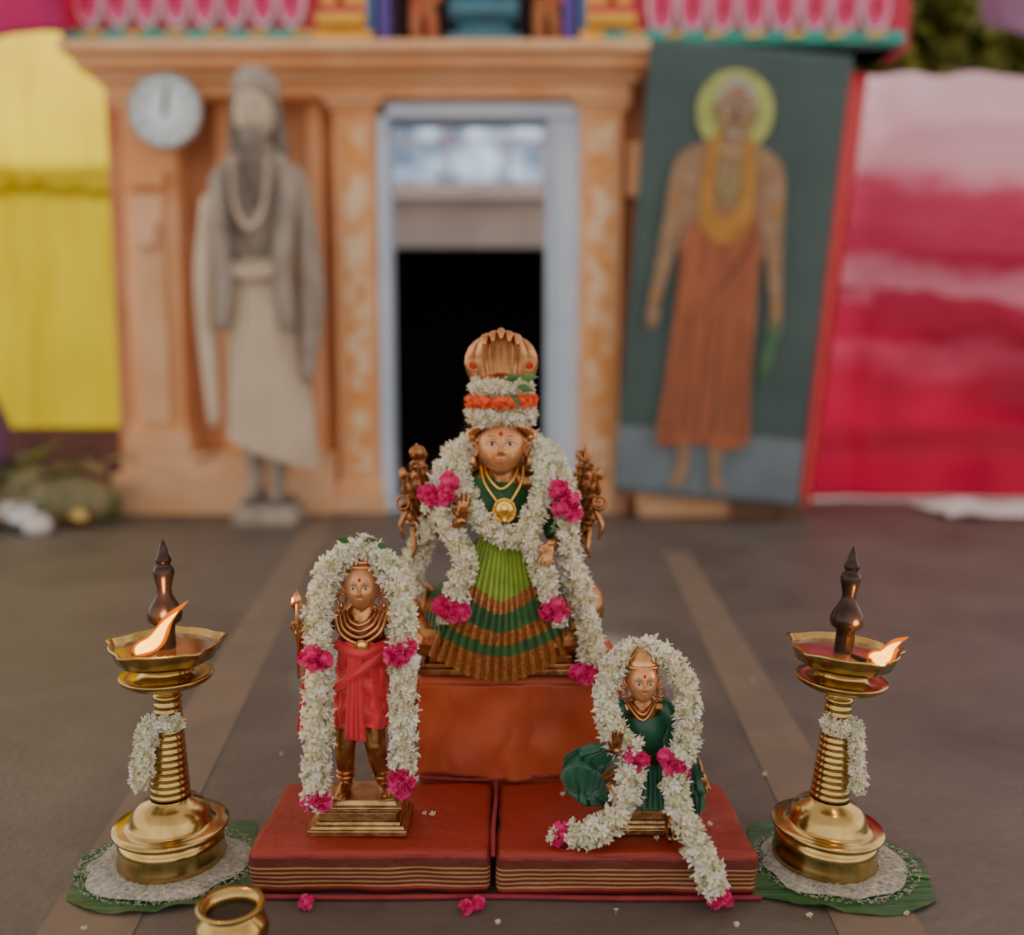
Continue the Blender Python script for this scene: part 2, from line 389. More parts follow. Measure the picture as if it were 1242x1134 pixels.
# ================================================================= camera
cam=bpy.data.cameras.new('camera'); co=bpy.data.objects.new('camera',cam); scn.collection.objects.link(co); scn.camera=co
co.location=(0,0,.70); co.rotation_euler=(radians(84),0,0)
cam.sensor_width=36; cam.sensor_fit='HORIZONTAL'; cam.lens=36*1100/1242
cam.dof.use_dof=True; cam.dof.focus_distance=1.27; cam.dof.aperture_fstop=1.15
# ================================================================= world + light
w=bpy.data.worlds.new('world'); scn.world=w; w.use_nodes=True
N=w.node_tree.nodes; L=w.node_tree.links; bg=N['Background']
tc=N.new('ShaderNodeTexCoord'); sp=N.new('ShaderNodeSeparateXYZ'); L.new(tc.outputs['Generated'],sp.inputs[0])
r=N.new('ShaderNodeValToRGB'); L.new(sp.outputs['Z'],r.inputs[0])
e=r.color_ramp.elements; e[0].position=0; e[0].color=(1.0,.92,.84,1); e[1].position=.6; e[1].color=(.84,.81,.80,1)
L.new(r.outputs[0],bg.inputs[0]); bg.inputs[1].default_value=1.55
def sun(name,rot,st,ang,col=(1,1,1)):
    l=bpy.data.lights.new(name,'SUN'); l.energy=st; l.angle=radians(ang); l.color=col
    o=bpy.data.objects.new(name,l); scn.collection.objects.link(o); o.rotation_euler=rot
sun('sun',(radians(-55),0,radians(4)),7.0,4,(1,.96,.90))

# ================================================================= floor
f=MB()
f.box(-6,6,-3,9,-.1,0,'floor_mat'); f.obj('floor',smooth=False)
def stripe(name,a,b,wd):
    a=V((a[0],a[1],0)); b=V((b[0],b[1],0)); d=(b-a).normalized(); s=V((d.y,-d.x,0))*wd/2
    k=MB(); k.add([a-s+V((0,0,.0015)),a+s+V((0,0,.0015)),b+s+V((0,0,.0015)),b-s+V((0,0,.0015))],[(0,1,2,3)],'floor_paint'); k.obj(name,smooth=False)
stripe('trim_1',(-.48,.6),(-.92,4.35),.12); stripe('trim_2',(.43,.6),(.64,3.5),.11)

# ================================================================= facade
Y=4.62
for (a_,b_,c_,d_) in((-2.0,-.66,0,2.0),(.50,1.50,0,2.0),(-2.0,1.6,2.0,4.2)):
    fc=MB(); fc.box(a_,b_,Y,Y+.25,c_,d_,'wall_orange_deep'); fc.obj('wall_back',smooth=False)
tr=MB()
def pil(x0,x1,y0,z0,z1,m):
    tr.box(x0,x1,y0,Y,z0,z1,m)
    tr.box(x0-.03,x1+.03,y0-.03,Y,z0,z0+.10,'plinth_peach'); tr.box(x0-.015,x1+.015,y0-.015,Y,z0+.1,z0+.15,'wall_orange')
    tr.box(x0-.02,x1+.02,y0-.02,Y,z1-.06,z1,'wall_orange'); tr.box(x0-.04,x1+.04,y0-.04,Y,z1-.03,z1,'plinth_peach')
pil(-1.88,-1.62,4.50,.30,2.0,'wall_orange'); tr.box(-1.82,-1.68,4.47,4.5,.45,1.55,'plinth_peach')
tr.box(-1.84,-1.66,4.44,4.5,1.58,1.66,'wall_orange'); tr.box(-1.8,-1.7,4.42,4.5,1.3,1.42,'plinth_peach')
pil(-.86,-.66,4.50,0,2.0,'wall_orange'); tr.box(-.81,-.70,4.485,4.5,.2,1.9,'pilaster_pattern')
pil(.33,.53,4.50,0,2.0,'wall_orange'); tr.box(.37,.49,4.485,4.5,.2,1.9,'pilaster_pattern')
tr.box(-1.45,-1.30,4.57,Y,.3,2.0,'wall_orange'); tr.box(-1.0,-.93,4.58,Y,.3,2.0,'wall_orange')
tr.box(-1.97,-.88,4.42,Y,0,.20,'plinth_peach'); tr.box(-1.93,-.88,4.46,Y,.20,.30,'plinth_peach')
tr.box(-1.93,.56,4.46,Y,2.0,2.06,'wall_orange'); tr.box(-1.97,.60,4.42,Y,2.06,2.10,'plinth_peach'); tr.box(-2.02,.64,4.34,Y,2.10,2.15,'wall_orange')
tr.box(-2.06,.68,4.28,Y,2.15,2.20,'plinth_peach')
tr.box(.56,.66,4.5,Y,1.75,1.8,'wall_orange');tr.box(.56,.62,4.5,Y,1.55,1.75,'wall_orange')
tr.obj('trim_3',smooth=False,bevel=.008)
df=MB(); df.box(-.655,-.60,4.52,4.72,0,1.98,'frame_blue'); df.box(.17,.34,4.55,4.72,0,1.98,'frame_blue'); df.box(-.655,.34,4.52,4.72,1.92,1.99,'frame_blue')
df.box(.19,.21,4.535,4.56,.1,1.9,'inner_wall'); df.box(-.6,.17,4.55,4.75,-.0,.03,'inner_wall')
df.obj('door_1',smooth=False,bevel=.006)
ir=MB()
ir.box(-1.6,-1.5,4.9,6.5,0,3,'inner_wall'); ir.box(1.3,1.4,4.9,6.5,0,3,'inner_wall')
ir.box(-1.5,-.88,6.4,6.5,0,3,'inner_wall'); ir.box(.24,1.3,6.4,6.5,0,3,'inner_wall'); ir.box(-.88,.24,6.4,6.5,1.56,1.98,'inner_wall'); ir.box(-.88,.24,6.4,6.5,2.62,3,'inner_wall')
ir.box(-.88,.24,6.34,6.4,1.88,1.93,'frame_blue')
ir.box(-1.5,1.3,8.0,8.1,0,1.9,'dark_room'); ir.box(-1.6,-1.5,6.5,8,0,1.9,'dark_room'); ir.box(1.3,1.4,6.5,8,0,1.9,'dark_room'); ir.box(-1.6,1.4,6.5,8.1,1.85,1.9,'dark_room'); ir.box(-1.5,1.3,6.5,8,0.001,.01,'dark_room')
ir.obj('wall_inner',smooth=False)
wn=MB()
for x in(-.88,-.46,-.04,.2): wn.box(x,x+.03,6.42,6.46,1.98,2.62,'frame_blue')
for z in(1.98,2.26,2.5): wn.box(-.88,.24,6.42,6.46,z,z+.025,'frame_blue')
wn.box(-.88,.24,6.47,6.475,1.98,2.62,'glass_sky')
wn.obj('window_1',smooth=False)
si=MB(); si.lathe([(.0,.62),(.06,.58),(.12,.5),(.14,.40),(.24,.30),(.3,.2),(.34,.05),(.36,0)],'stone_dark',seg=24); si.ell((0,0,.66),(.10,.1,.12),'stone_dark')
si.tube([(-.2,-.1,.45),(0,-.2,.2),(.2,-.1,.45)],.05,'lotus_red'); si.obj('shrine_idol',loc=(-.1,7.0,.01))

# upper tower ornament
tw=MB()
def petals(x0,x1,z0,z1):
    n=max(1,round((x1-x0)/.135)); w_=(x1-x0)/n
    for i in range(n):
        cx=x0+w_*(i+.5)
        def shp(k,y,m):
            hw=w_*.47*k; zz0=z0+(1-k)*.1; zz1=z1-(1-k)*.05
            tw.poly([(cx-hw*.55,zz1),(cx-hw*.95,zz1-.05),(cx-hw,(zz0+zz1)/2),(cx-hw*.75,zz0+.04),(cx,zz0),(cx+hw*.75,zz0+.04),(cx+hw,(zz0+zz1)/2),(cx+hw*.95,zz1-.05),(cx+hw*.55,zz1)],y,m,.03)
        shp(1,4.38,'lotus_white'); shp(.80,4.36,'lotus_pink'); shp(.36,4.34,'lotus_red')
        tw.box(cx-.02,cx+.02,4.345,4.36,z1-.07,z1-.03,'lotus_white')
petals(-2.02,-.95,2.28,2.50); petals(.62,1.75,2.25,2.48)
tw.box(-2.1,-.9,4.41,Y,2.2,2.72,'lotus_red'); tw.box(.55,1.85,4.41,Y,2.2,2.72,'lotus_red')
petals(-2.02,-.95,2.52,2.72); petals(.62,1.75,2.50,2.70)
for (a,b,zz) in((-2.06,-.92,2.205),(.42,1.80,2.20)):
    n=int((b-a)/.09)
    tw.box(a,b,4.335,Y,zz,zz+.055,'teal')
    for i in range(n):
        x=a+(b-a)*i/n; w_=(b-a)/n
        if i%2: tw.add([(x,4.325,zz+.02),(x+w_,4.325,zz+.03),(x+w_*.9,4.325,zz+.05),(x+.01,4.325,zz+.04)],[(0,1,2,3)],'yellow_paint')
for sx in(-1,1):
    cx=-.165
    for k,(o,wd,m) in enumerate([(.43,.05,'violet'),(.50,.05,'blue_paint'),(.56,.10,'yellow_paint'),(.68,.07,'yellow_paint')]):
        x=cx+sx*o; tw.box(x-wd/2,x+wd/2,4.40-.01*k,Y,2.2,3.0,m)
    x=cx+sx*.62
    tw.box(x-.14,x+.14,4.34,Y,2.20,2.26,'yellow_paint'); tw.box(x-.11,x+.11,4.32,Y,2.28,2.33,'yellow_paint'); tw.box(x-.10,x+.10,4.36,Y,2.33,2.38,'lotus_red')
tw.box(-.56,.23,4.60,Y,2.2,3.0,'photo_bg')
tw.obj('temple_tower_frieze',smooth=False,bevel=.004)
nd=MB(); cx=-.13
nd.box(cx-.17,cx+.17,4.38,4.6,2.20,2.26,'turquoise'); nd.box(cx-.12,cx+.12,4.42,4.6,2.26,2.34,'turquoise'); nd.box(cx-.16,cx+.16,4.38,4.6,2.34,2.40,'turquoise')
nd.ell((cx,4.48,2.44),(.17,.08,.05),'turquoise'); nd.tube([(cx,4.5,2.44),(cx,4.5,2.62),(cx,4.5,2.7)],[.10,.08,.05],'turquoise'); nd.ell((cx,4.48,2.78),(.06,.06,.08),'turquoise')
for s_ in(-1,1):
    nd.tube([(cx+s_*.14,4.5,2.58),(cx+s_*.2,4.46,2.48),(cx+s_*.05,4.4,2.46)],.03,'turquoise')
    x=cx+s_*.29
    nd.tube([(x-.03,4.5,2.21),(x-.035,4.48,2.35),(x-.02,4.5,2.48),(x,4.5,2.66)],[.025,.03,.045,.06],'figure_red'); nd.tube([(x+.05,4.5,2.21),(x+.045,4.48,2.35),(x+.02,4.5,2.48)],[.025,.03,.04],'figure_red')
    nd.ell((x,4.48,2.76),(.05,.05,.065),'figure_red'); nd.tube([(x-.06,4.5,2.62),(x-.1,4.46,2.5),(x-.02,4.42,2.46)],.02,'figure_red'); nd.tube([(x+.06,4.5,2.62),(x+.1,4.46,2.5),(x+.07,4.42,2.42)],.02,'figure_red')
nd.obj('niche_deity_figures')

# clock
ck=empty('wall_clock',(-1.60,4.36,1.90))
c=MB(); c.lathe([(0,0),(.160,0),(.170,.01),(.170,.035),(.158,.04),(.152,.028),(0,.028)],'clock_rim')
c.obj('rim',ck,rot=(radians(90),0,0))
c=MB(); c.lathe([(0,.031),(.151,.031)],'clock_face'); c.obj('dial',ck,rot=(radians(90),0,0))
c=MB()
for i in range(60):
    a=2*pi*i/60; l=.022 if i%5==0 else .008; w_=.003 if i%5==0 else .0012; d=V((sin(a),0,cos(a))); s_=V((cos(a),0,-sin(a)))
    p0=d*.145;p1=d*(.145-l); c.add([p0-s_*w_+V((0,-.033,0)),p0+s_*w_+V((0,-.033,0)),p1+s_*w_+V((0,-.033,0)),p1-s_*w_+V((0,-.033,0))],[(0,1,2,3)],'black')
for a,l,w_ in((radians(2),.085,.010),(radians(12),.12,.007)):
    d=V((sin(a),0,cos(a))); s_=V((cos(a),0,-sin(a))); q=V((0,-.035,0)); c.add([-d*.02-s_*w_+q,-d*.02+s_*w_+q,d*l+s_*w_*.4+q,d*l-s_*w_*.4+q],[(0,1,2,3)],'black')
c.obj('hands',ck,smooth=False)
for i in range(1,13):
    cu=bpy.data.curves.new('numeral_%d'%i,'FONT'); cu.body=str(i); cu.size=.052; cu.align_x='CENTER'; cu.align_y='CENTER'; cu.materials.append(M['black'])
    o=bpy.data.objects.new('numeral_%d'%i,cu); scn.collection.objects.link(o); o.parent=ck; a=2*pi*i/12; o.location=(.108*sin(a),-.034,.108*cos(a)); o.rotation_euler=(radians(90),0,0)

# ---------------------------------------------------------------- saint statue (left background)
ss=empty('saint_statue',(-1.145,4.22,0)); ss.scale=(.86,1,.965)
b=MB(); b.box(-.17,.17,-.12,.16,0,.09,'stone_grey',tx=.02,ty=.02); b.box(-.12,.12,-.09,.12,.09,.12,'stone_dark'); b.obj('pedestal_block',ss,smooth=False,bevel=.01)
b=MB()
F=(V((0,1,0)),.62)
b.tube([(0,0,.55),(0,0,1.05),(0,0,1.35),(0,0,1.62),(0,0,1.70)],[.15,.15,.18,.19,.12],'stone_grey',seg=20,flat=F,sm=4)
b.tube([(0,-.01,1.68),(0,-.02,1.80)],[.06,.055],'stone_grey')
for s_,ex in((-1,.275),(1,.285)):
    b.tube([(s_*.18,0,1.62),(s_*.235,0,1.38),(s_*ex,-.02,1.08),(s_*(ex-.005),-.05,.84)],[.075,.068,.055,.032],'stone_grey',sm=4,seg=14)
    hand(b,(s_*(ex-.005),-.05,.84),(0,-.1,-1),(-s_,0,0),.17,'stone_grey',.3,s_)
    b.tube([(s_*.07,0,.5),(s_*.065,0,.3),(s_*.055,0,.17)],[.07,.055,.038],'stone_grey')
    b.tube([(s_*.055,.02,.145),(s_*.065,-.06,.14),(s_*.075,-.11,.135)],[.04,.036,.025],'stone_grey')
b.obj('body',ss,remesh=.010)
b=MB(); d=MB(); P=head(b,d,(0,-.045,1.90),.10,.105,.13,'stone_cloth',paint=True)
b.ell((0,.0,1.93),(.115,.10,.14),'stone_dark'); b.lathe([(.112,1.97),(.125,2.0),(.12,2.05),(.09,2.1),(.03,2.13),(0,2.135)],'stone_grey',seg=24,c=(0,-.01,0))
b.tube([(-.10,-.03,1.95),(-.115,0,1.8),(-.13,.0,1.66)],[.03,.04,.03],'stone_dark',sm=3); b.tube([(.10,-.03,1.95),(.115,0,1.8),(.13,.0,1.66)],[.03,.04,.03],'stone_dark',sm=3)
b.tube([(0,-.12,1.82),(0,-.13,1.74),(0,-.12,1.62),(0,-.12,1.53)],[.055,.06,.045,.015],'stone_dark',sm=3,flat=F)
b.obj('head',ss); d.obj('face_marks',ss)
b=MB()
b.fan(lambda u:(.17*cos(2*pi*u),.11*sin(2*pi*u),1.25),lambda u:((.20+.08*(cos(2*pi*u)>0))*cos(2*pi*u),.13*sin(2*pi*u),.34-.08*cos(2*pi*u)),'stone_cloth',nu=160,nv=24,npl=11,amp=.010,closed=True,irr=3)
b.tube([(-.14,-.1,1.2),(0,-.13,1.17),(.14,-.1,1.2)],.035,'stone_cloth',sm=4)
for s_ in(-1,1):
    b.tube([(s_*.10,-.02,1.70),(s_*.17,-.10,1.58),(s_*.16,-.135,1.35),(s_*.15,-.14,1.15),(s_*.17,-.13,.95)],[.05,.06,.055,.05,.04],'stone_grey',sm=4,flat=F)
    b.tube([(s_*.24,-.06,1.5),(s_*.27,-.08,1.2),(s_*.27,-.08,.9),(s_*.25,-.08,.60+.1*s_)],[.05,.055,.05,.03],'stone_cloth' if s_<0 else 'stone_grey',sm=4,flat=F)
b.obj('robe',ss)
b=MB()
for q,(rx,zb) in enumerate(((.09,1.38),(.13,1.25),(.05,1.5))):
    for i in range(34):
        t=i/33; a=pi*t; b.ell((-rx*cos(a),-.155-.02*sin(a),1.66-(1.66-zb)*sin(a)**.8),(.014,.012,.014),'stone_dark' if q else 'stone_cloth',nu=8,nv=6)
b.obj('bead_garland',ss)

# ---------------------------------------------------------------- banner
bn=empty('saint_portrait_banner',(.905,4.22,.11),(radians(-1.5),radians(5),0))
b=MB(); nx,nz=30,60; vs=[];fs=[]
for i in range(nz+1):
    for j in range(nx+1):
        v=i/nz*2.06; u=(j/nx-.5)*(.87+.05*i/nz); vs.append((u,.01*noise.noise(V((u*3,v*1.5,0))),v))
for i in range(nz):
    for j in range(nx): a=i*(nx+1)+j; fs.append((a,a+1,a+nx+2,a+nx+1))
b.v=[tuple(v) for v in vs]; b.f=fs; b.m=['banner_grey' if (i//nx)/nz<.145 else 'banner_green' for i in range(len(fs))]
b.obj('banner_sheet',bn,solid=.004)
b=MB(); cx=-.05; y=-.02
circ=lambda x,z,rx,rz,n=32:[(x+rx*cos(2*pi*i/n),z+rz*sin(2*pi*i/n)) for i in range(n)]
def pp(pts,k,m,sm=5): b.poly([(cx+p[0],p[1]) for p in pts],y-.002*k,m,0,sm)
b.poly(circ(cx,1.765,.175,.185),y,'p_halo')
for s_ in(-1,1): pp([(s_*.11,.36),(s_*.105,.2),(s_*.10,.13),(s_*.13,.06),(s_*.11,.045),(s_*.065,.06),(s_*.05,.14),(s_*.04,.36)],1,'p_skin')
pp([(-.07,1.64),(-.2,1.58),(-.25,1.47),(-.19,1.25),(-.17,1.1),(.17,1.1),(.19,1.25),(.25,1.47),(.2,1.58),(.07,1.64)],2,'p_skin')
for s_ in(-1,1):
    pp([(s_*.17,1.58),(s_*.25,1.52),(s_*.275,1.25),(s_*.295,1.0),(s_*.305,.88),(s_*.31,.80),(s_*.285,.765),(s_*.255,.80),(s_*.255,.9),(s_*.225,1.05),(s_*.19,1.25),(s_*.15,1.45)],3,'p_skin')
    for k in range(4): pp([(s_*(.262+.012*k),.82),(s_*(.266+.012*k),.745+.006*abs(k-1)),(s_*(.272+.012*k),.82)],4,'p_skin',0)
    pp([(s_*.262,.90),(s_*.30,.90),(s_*.302,.93),(s_*.258,.93)],5,'p_shawl',0); pp([(s_*.20,1.33),(s_*.262,1.33),(s_*.258,1.36),(s_*.195,1.36)],5,'p_shawl',0)
pp([(-.17,1.2),(-.05,1.30),(.1,1.34),(.17,1.24),(.185,.9),(.20,.5),(.215,.28),(.1,.24),(-.05,.26),(-.2,.24),(-.195,.5),(-.18,.9)],5,'p_robe')
pp([(.17,1.28),(.05,1.02),(-.1,.82),(-.12,.79),(.0,.95),(.12,1.15)],6,'p_line')
for x in(-.14,-.09,-.03,.04,.1,.15): pp([(x-.003,.85),(x+.003,.85),(x*1.15+.005,.3),(x*1.15-.005,.3)],6,'p_line',0)
pp([(-.085,1.66),(-.12,1.5),(-.12,1.3),(-.07,1.2),(0,1.17),(.07,1.2),(.12,1.3),(.12,1.5),(.085,1.66),(.05,1.6),(.065,1.45),(.05,1.33),(0,1.29),(-.05,1.33),(-.065,1.45),(-.05,1.6)],7,'p_shawl')
pp([(-.05,1.66),(.05,1.66),(.06,1.58),(0,1.54),(-.06,1.58)],6,'p_skin')
b.poly(circ(cx,1.79,.092,.118),y-.016,'p_hair'); b.poly(circ(cx,1.755,.078,.115),y-.018,'p_skin')
pp([(-.03,1.668),(0,1.645),(.03,1.668),(0,1.675)],10,'p_hair')
for zz in(1.81,1.822,1.834): b.poly([(cx-.045,zz),(cx+.045,zz),(cx+.045,zz+.004),(cx-.045,zz+.004)],y-.022,'p_hair')
for s_ in(-1,1):
    b.poly(circ(cx+s_*.03,1.775,.017,.009),y-.022,'eye_white'); b.poly(circ(cx+s_*.03,1.775,.007,.008),y-.024,'black'); b.poly(circ(cx+s_*.03,1.797,.022,.005),y-.022,'p_line')
    b.poly(circ(cx+s_*.085,1.76,.014,.032),y-.016,'p_skin')
b.poly([(cx-.008,1.78),(cx-.016,1.735),(cx+.016,1.735),(cx+.008,1.78)],y-.022,'p_line'); b.poly(circ(cx,1.705,.022,.006),y-.022,'p_line'); b.poly(circ(cx,1.845,.012,.012),y-.024,'kumkum')
for i in range(22):
    a=pi*i/21; b.poly(circ(cx-.045*cos(a),1.58-.20*sin(a)**.8,.008,.008,10),y-.022,'p_halo')
pp([(.26,.80),(.285,.86),(.30,.80),(.28,.62),(.24,.55),(.235,.66)],6,'banana_leaf')
b.obj('painted_saint',bn,smooth=False)
b=MB(); b.box(-.46,.46,.012,.03,2.03,2.06,'wood'); b.box(-.43,.43,.012,.03,0,.03,'wood'); b.box(-.42,-.39,.012,.04,-.1,2.05,'wood'); b.box(.39,.42,.012,.04,-.1,2.05,'wood'); b.obj('banner_frame',bn,smooth=False)
b=MB(); b.box(.62,1.42,4.36,4.58,0,.10,'plinth_peach'); b.box(1.06,1.40,4.30,4.36,0,.13,'wood'); b.obj('trim_4',smooth=False,bevel=.01)
b=MB(); b.fan(lambda u:(1.52+.18*u,4.5,2.12),lambda u:(1.36+.12*u,4.45,.02),'silk_red',nu=30,nv=30,npl=2,amp=.02); b.obj('red_drape_strip',solid=.003)

# ---------------------------------------------------------------- cloth screens
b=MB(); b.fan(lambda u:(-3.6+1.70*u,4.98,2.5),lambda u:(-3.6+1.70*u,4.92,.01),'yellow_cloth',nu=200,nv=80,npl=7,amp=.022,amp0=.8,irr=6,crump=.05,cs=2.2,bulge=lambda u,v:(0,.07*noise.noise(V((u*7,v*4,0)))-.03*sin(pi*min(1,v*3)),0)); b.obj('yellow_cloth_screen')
b=MB(); b.box(-3.6,-1.95,5.10,5.13,1.75,1.79,'wood'); b.obj('bamboo_rail_yellow')
b=MB(); b.fan(lambda u:(-3.4+1.40*u,4.2,2.9),lambda u:(-3.4+1.40*u,4.22,2.10+.12*u*u),'magenta_cloth',nu=80,nv=20,npl=5,amp=.03,irr=3); b.obj('magenta_valance',solid=.004)
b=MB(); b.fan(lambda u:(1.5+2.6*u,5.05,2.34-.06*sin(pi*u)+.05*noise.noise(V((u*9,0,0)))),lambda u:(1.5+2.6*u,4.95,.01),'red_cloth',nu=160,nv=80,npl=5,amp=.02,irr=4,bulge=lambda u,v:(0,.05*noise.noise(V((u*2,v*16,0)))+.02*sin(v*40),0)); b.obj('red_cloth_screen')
b=MB(); b.box(1.7,4,5.14,5.18,1.24,1.27,'wood'); b.obj('bamboo_rail_red')
b=MB(); b.fan(lambda u:(2.55+1.3*u,5.3,3.1),lambda u:(2.70+1.2*u,5.4,2.66-.30*u),'purple_cloth',nu=60,nv=20,npl=2,amp=.04,irr=2); b.obj('purple_canopy_edge')
b=MB()
for k in range(11000):
    a=V((random.gauss(0,.75),random.gauss(0,.45),random.gauss(0,.34))); p=V((3.3,7.6,3.42))+a
    d=V((random.uniform(-1,1),random.uniform(-1,1),random.uniform(-1,.3))); x,yv,d=basis(d); s_=random.uniform(.08,.18)
    b.add([p,p+x*s_*.4+d*s_*.5,p+d*s_*1.2,p-x*s_*.4+d*s_*.5],[(0,1,2,3)],'foliage')
b.tube([(3.4,8.4,0),(3.3,8.2,1.5),(3.2,7.9,3.2)],[.12,.1,.07],'wood'); b.obj('tree_foliage')
b=MB(); b.fan(lambda u:(-5+10*u,2.9,3.3),lambda u:(-5+10*u,-3.0,3.1),'shade_canopy_white',nu=80,nv=20,npl=10,amp=.03,up=V((0,0,1))); b.obj('unseen_shade_canopy')  # unseen canopy, its reach set to dim the foreground and spare the facade
b=MB(); b.box(-3.6,-2.02,4.72,4.80,0,.41,'wall_low'); b.obj('wall_left_low',smooth=False)
oh=empty('offering_heap',(-2.3,4.25,0))
b=MB()
for k in range(60):
    a=random.random()*6.28; x=random.gauss(.05,.26); y_=random.gauss(.0,.12); z_=random.uniform(.10,.30)
    d=V((cos(a),sin(a),random.uniform(-.1,.5))); q=V((x,y_,z_)); e_=q+d*.2; s_=V((-sin(a),cos(a),0))*.04
    b.add([q,q+d*.08+s_,e_,q+d*.08-s_],[(0,1,2,3)],'leaf' if k%3==0 else 'leaf_dry')
b.ell((.05,0,.08),(.40,.2,.16),'leaf_dry'); b.obj('banana_leaves',oh)
b=MB()
for (x,y_,r_,m) in((-.25,-.2,.09,'steel'),(-.05,-.3,.07,'brass'),(.15,-.28,.08,'steel'),(.32,-.15,.06,'brass'),(-.42,-.1,.1,'white_cloth'),(-.15,-.42,.07,'white_cloth'),(.05,-.16,.09,'white_cloth'),(.24,-.36,.06,'white_cloth'),(-.34,-.40,.07,'wood')):
    b.lathe([(0,0),(r_*.7,0),(r_,r_*.5),(r_*.95,r_*.9),(r_*.6,r_*1.2),(r_*.75,r_*1.35),(r_*.6,r_*1.3),(r_*.5,r_*.4),(0,r_*.3)],m,c=(x,y_,0),seg=24)
b.obj('vessels',oh)
b=MB()
b.lathe([(0,.62),(.05,.60),(.10,.46),(.11,.12),(.12,0)],'purple_cloth',c=(-.20,.06,.0),seg=20); b.obj('cloth_bundle',oh)
b=MB()
vs=[];fs=[]
for i in range(25):
    for j in range(13):
        x=i/24*1.3;y_=j/12*.45; vs.append((x,y_,.012+.04*max(0,noise.noise(V((x*5,y_*6,3))))+.0))
for i in range(24):
    for j in range(12): a=i*13+j; fs.append((a,a+13,a+14,a+1))
b.add(vs,fs,'white_cloth'); b.obj('folded_white_cloth',loc=(2.1,4.3,0))

# ================================================================= platform
def cloth_box(name,x0,x1,y0,y1,z0,z1,m,parent,bev=.010,disp=.010):
    b=MB(); b.box(x0,x1,y0,y1,z0,z1,m); o=b.obj(name,parent,bevel=bev)
    o.modifiers['bev'].segments=3
    s_=o.modifiers.new('sub','SUBSURF'); s_.subdivision_type='SIMPLE'; s_.levels=5; s_.render_levels=5
    t=bpy.data.textures.new(name+'_t','CLOUDS'); t.noise_scale=.06
    d=o.modifiers.new('d','DISPLACE'); d.texture=t; d.strength=disp; d.mid_level=.6; d.texture_coords='OBJECT'
    s2=o.modifiers.new('sm','SMOOTH'); s2.iterations=4
    return o
pf=empty('offering_platform',(0,0,0))
cloth_box('left_box',-.354,-.028,1.150,1.36,0,.064,'platform_cloth',pf)
cloth_box('right_box',-.022,.328,1.145,1.36,0,.064,'platform_cloth',pf)
cloth_box('raised_box',-.150,.140,1.372,1.62,0,.227,'cloth_orange',pf)
b=MB()
b.tube([(-.36,1.144,.004),(-.2,1.140,.005),(-.03,1.144,.004),(.15,1.138,.005),(.33,1.142,.004)],.0035,'maroon',sm=5)
b.tube([(-.025,1.145,.062),(-.026,1.22,.065),(-.024,1.3,.065),(-.026,1.37,.065)],.003,'maroon',sm=5)
b.tube([(-.16,1.366,.068),(-.05,1.360,.066),(.03,1.366,.069),(.15,1.362,.068)],.003,'maroon',sm=5)
b.obj('cloth_hem',pf)
b=MB(); b.fan(lambda u:(-.142+.275*u,1.371,.216),lambda u:(-.150+.30*u,1.366-.006*sin(pi*u),.070+.006*sin(9*u)),'cloth_orange',nu=120,nv=40,npl=4,amp=.0016,irr=5,crump=.007,cs=16); b.obj('front_drape',pf,solid=.001)
b=MB(); b.fan(lambda u:(.10+.075*u,1.42+.10*u,.232),lambda u:(.135+.06*u,1.40+.12*u,.13),'silk_red',nu=40,nv=16,npl=3,amp=.005)
b.fan(lambda u:(.09+.07*u,1.46,.290-.03*u),lambda u:(.10+.085*u,1.43,.226),'cloth_orange',nu=40,nv=16,npl=3,amp=.004); b.obj('side_drape',pf,solid=.0015)
b=MB(); b.fan(lambda u:(-.155+.02*u,1.40+.10*u,.226),lambda u:(-.175+.02*u,1.38+.12*u,.10),'maroon',nu=30,nv=16,npl=2,amp=.004); b.obj('side_drape_left',pf,solid=.0015)
g=MB(); random.seed(21)
for k in range(12): flower(g,V((random.uniform(-.33,.3),random.uniform(1.17,1.33),.067)),V((random.uniform(-.4,.4),-.3,1)),.009,'fl_cream')
g.obj('petals',pf)
random.seed(5)

